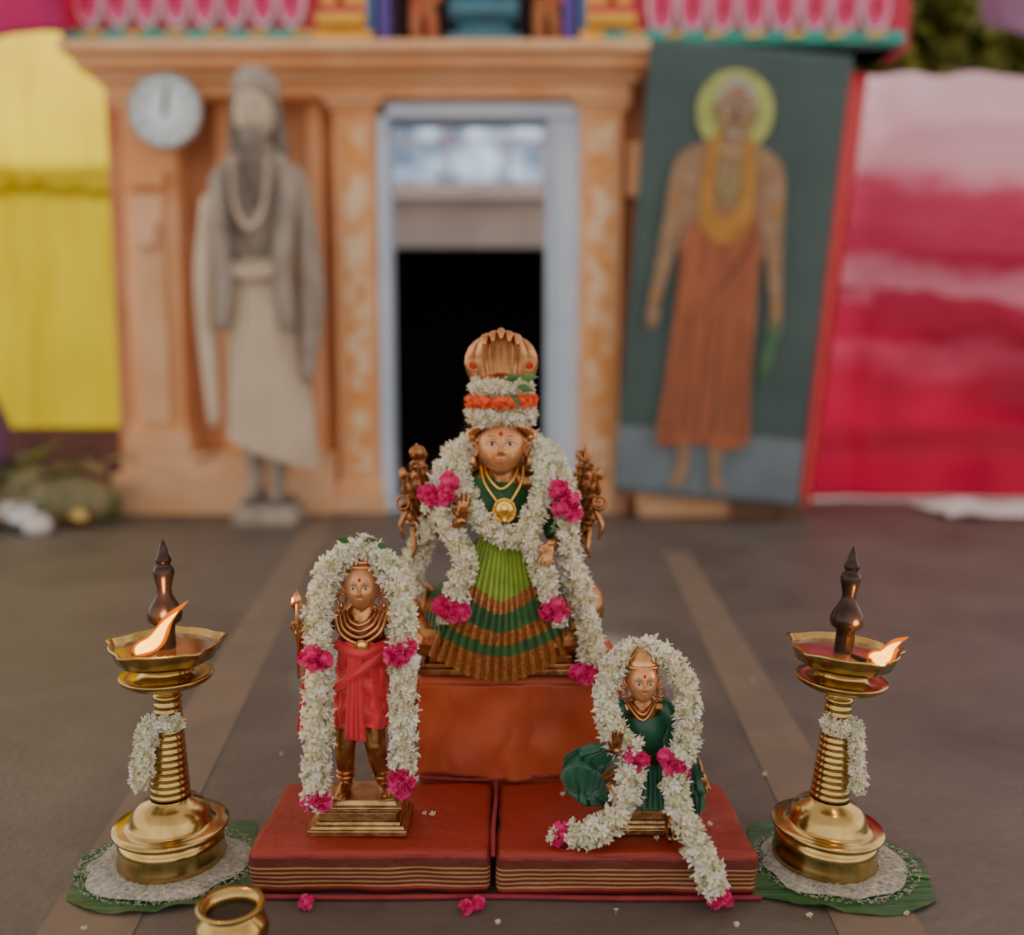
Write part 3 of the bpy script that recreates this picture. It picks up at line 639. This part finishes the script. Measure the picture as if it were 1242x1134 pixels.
# ================================================================= goddess idol
S=.00134
gd=empty('goddess_idol',(-.017,1.45,.232))
b=MB(); b.box(-98,98,-58,50,-2,5,'bronze'); b.box(-92,92,-53,46,5,10,'bronze'); b.box(-84,84,-47,42,10,18,'bronze'); b.obj('pedestal',gd,sc=S,smooth=False,bevel=.0015)
b=MB(); m='bronze'
b.tube([(0,0,40),(0,0,90),(0,0,140),(0,0,180),(0,0,215)],[60,40,30,31,33],m,seg=20,flat=((0,1,0),.65),sm=3)
b.tube([(-46,0,216),(0,2,222),(46,0,216)],[15,18,15],m,seg=14)
b.tube([(0,-2,220),(0,-5,250)],[15,13],m)
for s_ in(-1,1):
    b.tube([(s_*25,0,35),(s_*80,-18,34),(s_*88,-25,32)],[30,26,22],m,seg=14); b.tube([(s_*88,-25,32),(s_*30,-45,28),(-s_*15,-48,26)],[22,17,12],m,seg=14)
    if s_<0:
        b.tube([(-46,0,214),(-64,-14,180),(-68,-25,160)],[14,12,10],m); b.tube([(-68,-25,160),(-56,-52,172),(-44,-66,182)],[10,8,6],m); hand(b,(-43,-68,183),(.06,-.15,1),(0,-1,-.1),36,m,.12,-1)
    else:
        b.tube([(46,0,214),(62,-14,180),(64,-22,158)],[14,12,10],m); b.tube([(64,-22,158),(62,-52,154),(56,-66,156)],[10,8,6],m); hand(b,(56,-67,156),(-.3,-.4,-.9),(0,-1,.4),34,m,.2,1)
    for i,(hx,hy,hz,ex,ey,ez,dx) in enumerate([(97,2,240,88,12,200,.1),(111,-8,214,93,8,170,.2),(110,-14,180,90,0,150,.4),(100,-22,152,82,-4,160,.3),(105,14,226,88,20,184,.15),(113,10,196,91,16,162,.25)]):
        b.tube([(s_*44,4,212),(s_*(ex*.78),(ey+6),(ez+212)/2),(s_*ex,ey,ez)],[13,10,8.5],m,sm=2)
        b.tube([(s_*ex,ey,ez),(s_*(ex*.3+hx*.7),ey*.3+hy*.7,ez*.3+hz*.7),(s_*hx,hy,hz)],[8.5,7,5.5],m)
        hand(b,(s_*hx,hy,hz),(s_*dx,-.2,1),(-s_*.5,-1,0),27,m,.75,-s_)
        b.ring((s_*hx,hy,hz-3),7.5,7.5,1.6,m,seg=16,ts=6); b.ring((s_*(hx*.7+ex*.3),hy*.7+ey*.3,hz*.7+ez*.3),9.5,9.5,1.6,m,seg=16,ts=6)
b.obj('body',gd,sc=S,remesh=.00115)
b=MB()
for s_ in(-1,1):
    x=s_*98; b.tube([(x,-4,228),(x+s_*2,-6,258),(x+s_*3,-6,264)],[2,2,1.5],m)
    if s_<0:
        b.tube([(x-9,-6,250),(x-7,-6,259),(x+4,-6,259),(x+8,-6,250)],2.2,m,sm=3); b.ell((x-2,-6,254),(10,6,9),m)
    else:
        for q in(-6,0,6): b.tube([(x+s_*2,-6,244),(x+s_*2+q,-6,249),(x+s_*3+q*.9,-6,260)],[1.8,2,.6],m,sm=2)
    b.tube([(s_*114,-18,208),(s_*116,-22,236)],[3,1.2],m); b.ell((s_*116,-20,230),(5,4,8),m)
    b.ring((s_*116,-22,196),7.5,7.5,2,m,tilt=pi/2); b.tube([(s_*104,-28,165),(s_*101,-34,144),(s_*104,-34,134)],[4,3,2],m)
    b.tube([(s_*112,-22,185),(s_*119,-26,170),(s_*115,-26,154)],[3,3,1.5],m,sm=3)
b.ell((102,8,62),(24,22,36),m); b.ell((-98,8,62),(22,22,34),m)
b.obj('weapons',gd,sc=S)
b=MB(); d=MB(); P=head(b,d,(0,-14,262),28,29,34,'bronze_face',pitch=radians(-3))
for s_ in(-1,1):
    b.ring((s_*34,-14,258),6,8,2.6,'bronze_fine',tilt=pi/2); b.ell((s_*34,-16,244),(6,5,9),'bronze_fine'); b.ring((s_*33,-12,274),7,8,2.5,'bronze_fine',tilt=pi/2); b.ell((s_*33,-14,274),(4,4,4),'gold')
    b.tube([(s_*24,-30,286),(s_*31,-16,280),(s_*33,0,262),(s_*30,0,240)],[4,6,7,5],'bronze_fine',sm=3)
d.ell(P(.15,-.18,.02),(1.3,1.1,1.3),'gold')
b.ell((0,0,285),(30,28,30),'bronze'); b.lathe([(30,292),(31,300),(28,330),(22,345),(0,350)],'bronze',seg=36)
b.obj('head',gd,sc=S); d.obj('face_details',gd,sc=S)
b=MB(); vs=[];fs=[]; nu,nv=60,30
hw=[(325,27),(335,34),(348,41),(360,44),(372,43),(384,38),(392,31),(397,22)]
def hwf(z):
    for (a,p),(c_,q) in zip(hw[:-1],hw[1:]):
        if a<=z<=c_: t=(z-a)/(c_-a); return p+(q-p)*t
    return hw[-1][1]
for side in(0,1):
    for i in range(nv+1):
        z=325+72*i/nv; W=hwf(z)
        for j in range(nu+1):
            u=2*j/nu-1; rib=2.2*abs(sin(u*pi*3.5+pi/2))**.6 if side==0 else 0
            zz=z-6*u*u*(i/nv)**2+ (2.0*abs(sin(u*pi*2.5+pi/2)) if i==nv else 0)
            y0=8-10*(1-u*u)+ (i/nv)**2*-8 - rib + side*9*(1-.9*abs(u)**4)*(1-.6*(i/nv)**4)
            vs.append((W*u,y0,zz))
    o=side*(nv+1)*(nu+1)
    for i in range(nv):
        for j in range(nu): a=o+i*(nu+1)+j; fs.append((a,a+1,a+nu+2,a+nu+1))
o1=(nv+1)*(nu+1)
for i in range(nv):
    for j in(0,nu): a=i*(nu+1)+j; fs.append((a,a+nu+1,a+nu+1+o1,a+o1))
for j in range(nu): a=nv*(nu+1)+j; fs.append((a,a+1,a+1+o1,a+o1))
b.add(vs,fs,'bronze_fine')
for k in range(-2,3):
    x=k*9.5; zt=396-abs(k)*3.5
    b.tube([(x*.7,-2,330),(x*.95,-4,360),(x,-8,zt-9),(x,-11,zt-1),(x,-18,zt-1),(x,-23,zt-7)],[2.2,2.6,3.4,4.6,5.2,2.6],'bronze_fine',sm=4,seg=10)
    for q in(-1,1): b.ell((x+q*3.4,-19,zt+1.5),(.9,.9,.9),'black',nu=8,nv=6)
for s_ in(-1,1):
    b.ring((s_*33,1,357),6.2,6.2,1.4,'bronze_fine',tilt=pi/2,seg=24); b.ell((s_*33,1,357),(4,2.4,4),'kumkum')
b.obj('cobra_hood',gd,sc=S)
b=MB()
def sm_(u,v):
    a=abs(2*u-1)
    if v<.46-.12*a: return 'sari_lime'
    if v<.55-.10*a: return 'sari_brown'
    if v<.67-.05*a: return 'sari_green'
    if v<.76-.03*a: return 'sari_brown'
    if v<.83: return 'sari_green'
    if v<.97: return 'sari_brown'
    return 'sari_zari'
b.fan(lambda u:(4+(u-.5)*56,-40-6*sin(pi*u),160),lambda u:(-3+(u-.5)*166,-46-26*sin(pi*u),20-24*sin(pi*u)),sm_,nu=330,nv=70,npl=15,amp=2.8,amp0=.45,irr=2.5,bulge=lambda u,v:(0,-12*sin(pi*v),4*sin(pi*v)))
def sl(u,v): return 'sari_green' if (v<.45 or .60<v<.75) else 'sari_brown'
b.fan(lambda u:(-28-30*u,-30+10*u,135-25*u),lambda u:(-70-22*u,-52+45*u,10+4*u),sl,nu=120,nv=40,npl=5,amp=2.2,bulge=lambda u,v:(-16*sin(pi*v),-14*sin(pi*v)*(1-u),12*sin(pi*v)))
b.fan(lambda u:(30+30*u,-30+10*u,135-25*u),lambda u:(70+22*u,-52+45*u,12+4*u),sl,nu=120,nv=40,npl=5,amp=2.2,bulge=lambda u,v:(16*sin(pi*v),-14*sin(pi*v)*(1-u),12*sin(pi*v)))
b.ell((0,0,45),(92,42,42),'sari_green'); b.ell((0,-4,110),(52,34,50),'sari_green')
b.obj('sari_skirt',gd,sc=S)
b=MB(); b.ell((0,-3,188),(39,27,42),'blouse_green')
for s_ in(-1,1): b.tube([(s_*46,-2,218),(s_*60,-10,190),(s_*68,-20,166)],[17,16,14],'blouse_green',seg=16,sm=3); b.tube([(s_*64,-20,170),(s_*62,-32,164)],[14,13],'blouse_green',seg=14)
for i in range(-3,4): b.tube([(i*4-22,-26+abs(i),225),(i*4-4,-34,195),(i*4+10,-34,160)],[2.4,2.6,2.4],'blouse_green',seg=8,sm=3)
b.obj('blouse',gd,sc=S)
b=MB()
b.tube([(-24,-14,240),(-20,-30,222),(-8,-38,204),(4,-42,192),(14,-38,204),(24,-30,222),(26,-14,240)],2.0,'gold',sm=5,seg=8)
b.tube([(-20,-14,240),(-14,-30,226),(0,-36,214),(15,-30,226),(20,-14,240)],1.8,'gold',sm=5,seg=8)
b.ell((4,-45,190),(12,3.5,13),'gold'); b.ring((4,-46,190),12.5,13.5,2,'gold',tilt=pi/2); b.ell((4,-49,192),(5,3,7),'gold'); b.ell((4,-48,179),(4,3,4),'gold')
for i in range(14): a=2*pi*i/14; b.ell((4+12.5*cos(a),-48,190+13.5*sin(a)),(1.7,1.7,1.7),'gold',nu=8,nv=6)
b.obj('gold_necklace',gd,sc=S)
g=MB(); R_=12.5
garland(g,[(-22,10,270),(-42,-10,262),(-50,-30,235),(-36,-46,200),(-22,-54,180),(-4,-58,166),(14,-60,160),(30,-58,172),(44,-50,200),(50,-34,235),(42,-10,262),(22,10,270)],11)
garland(g,[(-30,12,268),(-56,-8,252),(-71,-26,222),(-78,-34,196),(-70,-44,205)],13)
garland(g,[(30,12,268),(56,-8,252),(71,-26,222),(78,-36,190),(74,-46,160),(86,-52,118),(99,-50,70),(106,-52,30),(103,-58,12)],R_)
garland(g,[(-66,-50,190),(-54,-56,160),(-40,-64,140),(-46,-70,110),(-56,-72,92)],R_)
garland(g,[(-64,-70,72),(-63,-71,66)],8)
garland(g,[(28,-60,160),(44,-62,140),(50,-68,112),(58,-72,92)],R_)
garland(g,[(66,-72,72),(68,-71,64)],8)
garland(g,[(-84,-20,170),(-98,-20,140),(-107,-18,112),(-102,-20,84)],R_)
garland(g,[(26*cos(2*pi*i/10)*1.2,-8+26*sin(2*pi*i/10),298) for i in range(10)],9.5,closed=True)
garland(g,[(24*cos(2*pi*i/10)*1.2,-4+24*sin(2*pi*i/10),331) for i in range(10)],9,closed=True)
g.obj('jasmine_garland',gd,sc=S)
g=MB()
for i in range(15): a=2*pi*i/15; rose(g,(35*cos(a),-8+32*sin(a),315),9.5,'rose_orange',16)
for p in((-78,-52,205),(-60,-54,224),(-66,-56,208),(-84,-46,210),(66,-58,216),(70,-60,196),(82,-50,190),(78,-54,206)): rose(g,p,12.5)
for p in((-58,-76,88),(-46,-76,80),(-56,-78,78),(-66,-74,84),(62,-78,88),(54,-77,80),(66,-76,78),(104,-60,6),(90,-66,4),(98,-66,2)): rose(g,p,12)
g.obj('rose_flowers',gd,sc=S)
g=MB()
for (x,z,a) in((12,340,.3),(26,334,-.3),(18,326,-.9),(30,342,.1)):
    d=V((cos(a),-.3,sin(a))); p=V((x-8,-38,z)); q=V((-sin(a),0,cos(a)))
    g.add([p,p+d*9+q*5,p+d*22,p+d*9-q*5,p+d*10+V((0,-2,0))],[(0,1,4),(1,2,4),(2,3,4),(3,0,4)],'leaf')
g.obj('tulsi_leaves',gd,sc=S)

# ================================================================= standing idol (left)
S=.00118
li=empty('standing_saint_idol',(-.213,1.228,.065))
def pedestal(mb,w_,d_,ox=0):
    for (k,z0,z1,t) in((1,0,7,0),(.95,7,11,2),(.86,11,15,1),(.78,15,26,0),(.84,26,30,-1),(.9,30,34,0),(.80,34,40,3)):
        mb.box(ox-w_*k,ox+w_*k,-d_*k,d_*k,z0,z1,'brass_ped',tx=t,ty=t)
b=MB(); pedestal(b,58,36); b.obj('pedestal',li,sc=S,smooth=False,bevel=.0012)
b=MB(); m='bronze'
b.tube([(0,0,125),(0,0,160),(2,0,200),(4,0,232),(5,0,252)],[24,25,22,27,22],m,seg=20,flat=((0,1,0),.7),sm=3)
b.tube([(-30,0,250),(5,0,256),(40,0,250)],[11,13,11],m); b.tube([(5,-2,250),(6,-5,272)],[10,9],m)
b.tube([(-13,0,150),(-17,-6,100),(-18,-2,72),(-18,-1,52)],[17,12.5,10.5,7.5],m,sm=3,seg=14)
b.tube([(14,0,150),(19,-8,100),(23,-4,72),(26,-4,54)],[17,12.5,10.5,7.5],m,sm=3,seg=14)
for fx,fa in((-18,-.15),(26,.35)):
    b.tube([(fx,3,47),(fx+8*fa,-10,47),(fx+18*fa,-22,44)],[8,8,7.5],m,flat=((0,0,1),.75))
    for k in range(5):
        o=(k-2)*3.0; L_=6-abs(k-(1 if fx>0 else 3))*.7; b.tube([(fx+18*fa+o,-24,43.5),(fx+22*fa+o*1.15,-26-L_,43)],[2.2,1.9],m,seg=7)
b.tube([(-32,0,249),(-50,0,222),(-54,-6,205)],[10.5,9,8],m); b.tube([(-54,-6,205),(-62,-20,225),(-64,-26,240)],[8,6.5,5.2],m); hand(b,(-64,-26,240),(0,-.1,1),(0,-1,0),27,m,.8,-1)
b.tube([(42,0,249),(58,2,220),(60,-4,200)],[10.5,9,8],m); b.tube([(60,-4,200),(66,-14,180),(66,-18,168)],[8,6.5,5.2],m); hand(b,(66,-18,168),(0,-.1,-1),(-1,0,0),27,m,.35,-1)
b.obj('body',li,sc=S,remesh=.0011)
b=MB(); d=MB(); P=head(b,d,(7,-9,291),20,21,27,'bronze_face')
b.ell((7,2,296),(22,21,27),'bronze')
for k in range(5): b.ring((7,-1,309+k*5.5),20-k*2.6,19-k*2.6,3.2,'bronze_fine',seg=28)
b.ell((7,-1,332),(8,8,9),'bronze_fine')
for s_ in(-1,1): b.ring((7+s_*25,-8,276),5,7,2,'bronze_fine',tilt=pi/2,seg=20); b.ell((7+s_*25,-9,268),(3.5,3.5,5),'bronze_fine')
b.obj('head',li,sc=S); d.obj('face_details',li,sc=S)
b=MB()
for k in range(4):
    w_=15+k*5; b.tube([(5-w_,-8,262-k*1),(5-w_*.75,-20,254-k*5),(5,-24-k*.5,249-k*7),(5+w_*.75,-20,254-k*5),(5+w_,-8,262-k*1)],2.5,'bronze_fine',sm=5,seg=8)
b.ell((8,-26,224),(7,3,8),'gold'); b.ring((8,-27,224),7,8,1.5,'bronze_fine',tilt=pi/2,seg=20)
for fx in(-18,26):
    b.ring((fx,-2,60),9.5,9.5,2,'bronze_fine',seg=20); b.ring((fx,-2,66),9.8,9.8,1.5,'bronze_fine',seg=20)
b.tube([(-64,-30,190),(-64,-32,256),(-64,-32,276)],[2,2,1.6],'bronze_fine'); b.poly([(-64,294),(-59,284),(-57,275),(-62,268),(-66,268),(-71,275),(-69,284)],-33,'bronze_fine',2.5)
b.obj('ornaments',li,sc=S)
b=MB()
b.fan(lambda u:(5+29*cos(2*pi*u),-1+22*sin(2*pi*u),228),lambda u:(4+34*cos(2*pi*u),-3+26*sin(2*pi*u),122-6*sin(2*pi*u)),'silk_red',nu=200,nv=40,npl=11,amp=1.6,closed=True,irr=3,crump=4,cs=.07)
b.tube([(-23,-10,222),(5,-26,216),(33,-10,222)],[6,7,6],'silk_red',sm=4,seg=12); b.tube([(30,-16,214),(5,-30,196),(-22,-24,176)],[5,6,5],'silk_red',sm=4,seg=12)
b.fan(lambda u:(-50-10*u,-12,210),lambda u:(-54-18*u,-14,108+10*u),'silk_red',nu=50,nv=24,npl=3,amp=2.5)
b.fan(lambda u:(-8+16*u,-27,212),lambda u:(-12+24*u,-33,118-4*u),'silk_red',nu=70,nv=30,npl=4,amp=2.0,irr=2)
b.obj('dhoti',li,sc=S,solid=.0008)
g=MB()
garland(g,[(-47,-36,46),(-44,-38,80),(-43,-38,120),(-42,-38,160),(-40,-34,200),(-42,-28,240),(-42,-22,272),(-32,-14,304),(-10,-8,330),(14,-8,334),(40,-14,312),(54,-22,280),(56,-30,236),(55,-36,190),(56,-38,140),(55,-38,100),(54,-36,68)],14)
g.obj('jasmine_garland',li,sc=S)
g=MB()
for p in((-44,-46,222),(-32,-46,216),(-52,-40,216),(-40,-46,210),(50,-44,226),(62,-40,228),(54,-46,218),(44,-44,220),(-46,-46,52),(-36,-46,48),(-54,-42,46),(52,-46,80),(60,-44,72),(46,-46,70),(56,-44,62)): rose(g,p,11)
g.obj('rose_flowers',li,sc=S)
g=MB()
for (x,z,a) in((10,345,.2),(24,342,-.2),(-4,345,2.9)):
    d=V((cos(a),-.2,sin(a))); p=V((x,-16,z)); q=V((-sin(a),0,cos(a))); g.add([p,p+d*7+q*4,p+d*18,p+d*7-q*4],[(0,1,2,3)],'leaf')
g.obj('tulsi_leaves',li,sc=S)

# ================================================================= seated idol (right)
ri=empty('seated_saint_idol',(.189,1.230,.065))
b=MB(); pedestal(b,60,34,8); b.obj('pedestal',ri,sc=S,smooth=False,bevel=.0012)
b=MB()
b.tube([(5,4,55),(2,3,85),(-2,0,115),(-5,-2,142)],[27,21,22,20],m,seg=18,flat=((0,1,0),.7),sm=3)
b.tube([(-30,0,142),(-5,0,147),(22,0,142)],[10,12,10],m); b.tube([(-6,-3,144),(-7,-6,162)],[9,8],m)
b.tube([(0,0,56),(-42,-14,54),(-52,-18,52)],[18,14,12],m); b.tube([(-52,-18,52),(-20,-28,48),(8,-30,46)],[12,9.5,7],m)
b.tube([(8,0,56),(44,-12,54),(52,-16,52)],[18,14,12],m); b.tube([(52,-16,52),(30,-30,30),(24,-34,12)],[12,9,6.5],m); b.tube([(24,-34,8),(22,-50,5)],[6.5,5],m)
b.tube([(-32,0,141),(-46,-6,118),(-48,-10,104)],[10,8.5,7.5],m); b.tube([(-48,-10,104),(-46,-34,106),(-42,-54,112)],[7.5,6,5],m); hand(b,(-42,-55,113),(.05,-.1,1),(0,-1,0),30,m,.2,-1)
b.tube([(24,0,141),(42,-4,116),(46,-8,100)],[10,8.5,7.5],m); b.tube([(46,-8,100),(56,-22,84),(59,-28,76)],[7.5,6,5],m); hand(b,(59,-28,76),(.25,-.15,-1),(0,-1,0),30,m,.15,1)
b.obj('body',ri,sc=S,remesh=.0011)
b=MB(); d=MB(); P=head(b,d,(-8,-16,180),18,19,25,'bronze_face')
b.ell((-8,-6,186),(20,19,24),'bronze'); b.lathe([(19,196),(20,200),(16,206),(13,214),(6,220),(0,221)],'bronze_fine',c=(-8,-8,0),seg=28); b.ring((-8,-8,198),20,20,2.2,'bronze_fine')
for s_ in(-1,1): b.ring((-8+s_*22,-14,166),4,6,1.8,'bronze_fine',tilt=pi/2,seg=18)
for k in range(2): b.tube([(-8-14-k*4,-8,152),(-8,-24,142-k*7),(-8+14+k*4,-8,152)],2,'bronze_fine',sm=5,seg=8)
b.obj('head',ri,sc=S); d.obj('face_details',ri,sc=S)
b=MB()
b.ell((-3,-1,112),(29,19,34),'silk_green')
for s_ in(-1,1): b.tube([(-5+s_*27,0,142),(-4+s_*40,-5,122)],[12.5,11],'silk_green',seg=14)
b.ell((4,-6,56),(56,30,20),'silk_green')
b.fan(lambda u:(-34-22*u,-18+6*u,114-4*u),lambda u:(-40-60*u,-42+34*u,22+18*u),'silk_green',nu=140,nv=50,npl=4,amp=3.2,irr=5,crump=16,cs=.05,bulge=lambda u,v:(-14*sin(pi*v),-18*sin(pi*v),16*sin(pi*v)*u))
b.fan(lambda u:(20+22*u,-16+4*u,126-6*u),lambda u:(30+36*u,-44+14*u,24+3*u),'silk_green',nu=140,nv=50,npl=4,amp=3.0,irr=4,crump=12,cs=.05,bulge=lambda u,v:(6*sin(pi*v),-8*sin(pi*v),6*sin(pi*v)))
b.fan(lambda u:(-30+62*u,-26-6*sin(pi*u),80),lambda u:(-34+68*u,-44-8*sin(pi*u),40),'silk_green',nu=160,nv=20,npl=9,amp=2.2,irr=3)
b.obj('silk_cloth',ri,sc=S,solid=.0008)
g=MB()
garland(g,[(-22,-44,106),(-40,-36,120),(-50,-26,146),(-50,-18,176),(-37,-10,202),(-16,-6,214),(10,-6,212),(30,-12,197),(42,-20,172),(44,-28,140),(39,-38,112),(27,-46,98)],13)
garland(g,[(-24,-50,92),(-28,-56,66),(-38,-60,42),(-56,-62,24),(-76,-60,15),(-94,-58,13)],13)
garland(g,[(24,-50,86),(26,-58,60),(34,-68,36),(44,-82,16),(54,-90,-4),(60,-91,-22),(66,-91,-34)],13)
garland(g,[(-112,-56,12),(-118,-54,14)],8,core=False); garland(g,[(68,-93,-46),(70,-94,-47)],5,core=False)
g.obj('jasmine_garland',ri,sc=S)
g=MB()
for p in((-26,-52,106),(-12,-54,100),(-20,-54,94),(14,-54,104),(28,-54,94),(36,-50,88),(20,-56,92),(-102,-58,14),(-108,-58,8),(-104,-52,18),(72,-94,-36),(64,-96,-42),(76,-90,-44)): rose(g,p,9.5)
g.obj('rose_flowers',ri,sc=S)

# ================================================================= oil lamps
def lamp(name,loc,rot,wick_a,flame_tip,gl,scl=1):
    e=empty(name,loc,rot); e.scale=(scl,scl,scl)
    b=MB()
    b.lathe([(0,0),(.070,0),(.0735,.003),(.0745,.008),(.0725,.014),(.0715,.030),(.0725,.034),(.070,.038),(.066,.042),(.068,.046),(.0785,.050),(.0795,.0525),(.078,.055),(.066,.0545),(.058,.057),(.0555,.060),(.054,.068),(.049,.078),(.040,.086),(.030,.090),(.0275,.094)],'brass')
    pr=[]; n=15
    for i in range(n):
        z0=.094+.140*i/n; r0=.0265-.0095*i/n; dz=.140/n
        pr+=[(r0-.0018,z0),(r0+.0008,z0+dz*.25),(r0+.0012,z0+dz*.5),(r0+.0008,z0+dz*.75)]
    pr+=[(.0155,.234),(.0175,.237),(.0205,.240),(.018,.244),(.014,.247),(.0145,.252),(.030,.254),(.050,.260),(.061,.267),(.0635,.272),(.0625,.274),(.054,.272),(.040,.272),(.034,.276),(.030,.282),(.036,.288)]
    b.lathe(pr,'brass')
    def rf(a,r,z):
        k=abs(cos(2.5*(a-wick_a)))**14
        return r*(1+.15*k*(r/.075)**3)
    b.lathe([(.030,.284),(.050,.289),(.066,.298),(.072,.312),(.0745,.3165),(.0745,.319),(.071,.3185),(.067,.310),(.058,.303),(.0,.300)],'brass',rf=rf,seg=100)
    b.obj('brass_body',e)
    b=MB(); b.lathe([(0,.3105),(.0665,.3105)],'oil',rf=rf,seg=100); b.obj('oil',e)
    b=MB(); b.lathe([(.014,.300),(.013,.335),(.0135,.343),(.022,.349),(.0235,.358),(.021,.367),(.0145,.378),(.0105,.386),(.0095,.394),(.0125,.408),(.0145,.418),(.012,.424),(.0085,.428),(.0105,.432),(.0105,.436),(.0075,.441),(.005,.452),(.0015,.462),(0,.463)],'finial_dark',seg=32); b.obj('finial',e)
    wx,wy=.056*cos(wick_a),.056*sin(wick_a)
    b=MB(); b.tube([(wx*.4,wy*.4,.311),(wx,wy,.314),(wx*1.05,wy*1.05,.318)],.0035,'black'); b.obj('wick',e)
    b=MB(); t=V(flame_tip); p0=V((wx*1.02,wy*1.02,.316))
    mid=p0.lerp(t,.35)+V((.004,0,-.005))
    b.tube([p0,p0.lerp(t,.10),mid,p0.lerp(t,.68)+V((-.001,0,.002)),t],[.004,.0105,.0120,.0060,.0006],'flame_outer',seg=16,sm=6)
    b.tube([p0.lerp(t,.04),p0.lerp(t,.12),p0.lerp(mid,.9),p0.lerp(t,.58),p0.lerp(t,.80)],[.003,.0072,.0085,.0042,.0005],'flame_inner',seg=16,sm=6); b.obj('flame',e)
    g=MB()
    for G in gl: garland(g,G,.0090,size=.0115)
    g.obj('stem_garland',e)
    l=bpy.data.lights.new('flame_light','POINT'); l.energy=1.2; l.color=(1,.50,.18); l.shadow_soft_size=.02
    o=bpy.data.objects.new('flame_light',l); scn.collection.objects.link(o); o.parent=e; o.location=p0.lerp(t,.5)+V((0,-.004,.018))
    return e
lamp('brass_oil_lamp',(-.486,1.232,.008),(0,radians(.6),0),radians(-112),(.054,-.06,.392),
  [[(-.022,-.018,.205),(-.010,-.028,.212),(.012,-.028,.210),(.024,-.014,.212)],[(-.022,-.020,.205),(-.028,-.024,.175),(-.032,-.030,.145),(-.028,-.032,.118)],[(-.012,-.030,.2),(-.018,-.034,.165),(-.020,-.036,.14)]])
lamp('brass_oil_lamp',(.446,1.232,.008),(0,radians(3.2),0),radians(-75),(.064,-.055,.352),
  [[(-.024,-.014,.214),(-.010,-.026,.208),(.012,-.024,.208),(.022,-.012,.212)],[(.020,-.020,.205),(.022,-.026,.175),(.027,-.028,.145),(.026,-.030,.115)]],.98)

# ================================================================= leaves + rice
def leafmat(name,c,w_,l_,ang,seed,tip):
    b=MB(); vs=[];fs=[]; nu,nv=30,16
    for i in range(nu+1):
        for j in range(nv+1):
            u=i/nu*2-1; v=j/nv*2-1
            hw_=w_*(1-.12*u*u-(.40*max(0,u*tip)**3))
            x=u*l_; y_=v*hw_; zz=.003+.006*abs(v)*max(0,noise.noise(V((u*3,v*3,seed))))+.008*max(0,abs(v)-.8)*5*abs(noise.noise(V((u*2,seed,v))))
            vs.append((x*cos(ang)-y_*sin(ang),x*sin(ang)+y_*cos(ang),zz))
    for i in range(nu):
        for j in range(nv): a=i*(nv+1)+j; fs.append((a,a+nv+1,a+nv+2,a+1))
    b.add(vs,fs,'banana_leaf')
    b.tube([(-l_*cos(ang),-l_*sin(ang),.005),(0,0,.006),(l_*cos(ang),l_*sin(ang),.005)],.0028,'leaf')
    return b.obj(name,loc=c)
leafmat('banana_leaf',(-.490,1.222,.0),.115,.120,radians(14),1.0,-1)
leafmat('banana_leaf',(.460,1.218,.0),.112,.120,radians(-14),2.0,1)
def rice(name,c,rx,ry,h,seed):
    random.seed(seed); b=MB()
    b.lathe([(0,h),(.6,h*.98),(.8,h*.85),(.93,h*.5),(1,0)],'rice',seg=64,rf=lambda a,r,z:r*(rx*(1+.18*noise.noise(V((cos(a)*2,sin(a)*2,seed))))))
    b.v=[(x,y*ry/rx,z+.001*noise.noise(V((x*200,y*200,0)))) for x,y,z in b.v]
    for k in range(2200):
        a=random.random()*6.28; q=math.sqrt(random.random())*1.14; x=rx*q*cos(a); y_=ry*q*sin(a); z=h*(1 if q<.6 else max(0,1-((q-.6)/.42)**2))+.0008
        t=random.random()*3.14; dx,dy=.0026*cos(t),.0026*sin(t)
        b.add([(x-dx,y_-dy,z),(x-dy*.35,y_+dx*.35,z+.001),(x+dx,y_+dy,z),(x+dy*.35,y_-dx*.35,z+.001)],[(0,3,2,1)],'rice')
    b.obj(name,loc=c)
rice('rice_bed',(-.488,1.225,.006),.112,.094,.006,3)
rice('rice_bed',(.458,1.225,.006),.102,.090,.006,5)
b=MB(); b.lathe([(0,0),(.026,0),(.036,.008),(.043,.022),(.044,.032),(.040,.044),(.031,.051),(.029,.055),(.034,.060),(.0405,.063),(.0405,.0655),(.033,.0635),(.027,.056),(.028,.048),(.036,.036)],'brass'); b.lathe([(0,.05),(.028,.05)],'black'); b.obj('brass_pot',loc=(-.338,1.030,0))
g=MB(); random.seed(11)
for k in range(22):
    x=random.uniform(-.55,.55); y_=random.choice([random.uniform(1.03,1.13),random.uniform(.95,1.12),random.uniform(1.4,2.0)])
    flower(g,V((x,y_,.004)),V((random.uniform(-.4,.4),random.uniform(-.4,.4),1)),.008,'fl_cream')
for p in((-.27,1.122,.009),(-.045,1.122,.007),(-.06,1.115,.006)): rose(g,p,.010)
g.obj('scattered_petals')
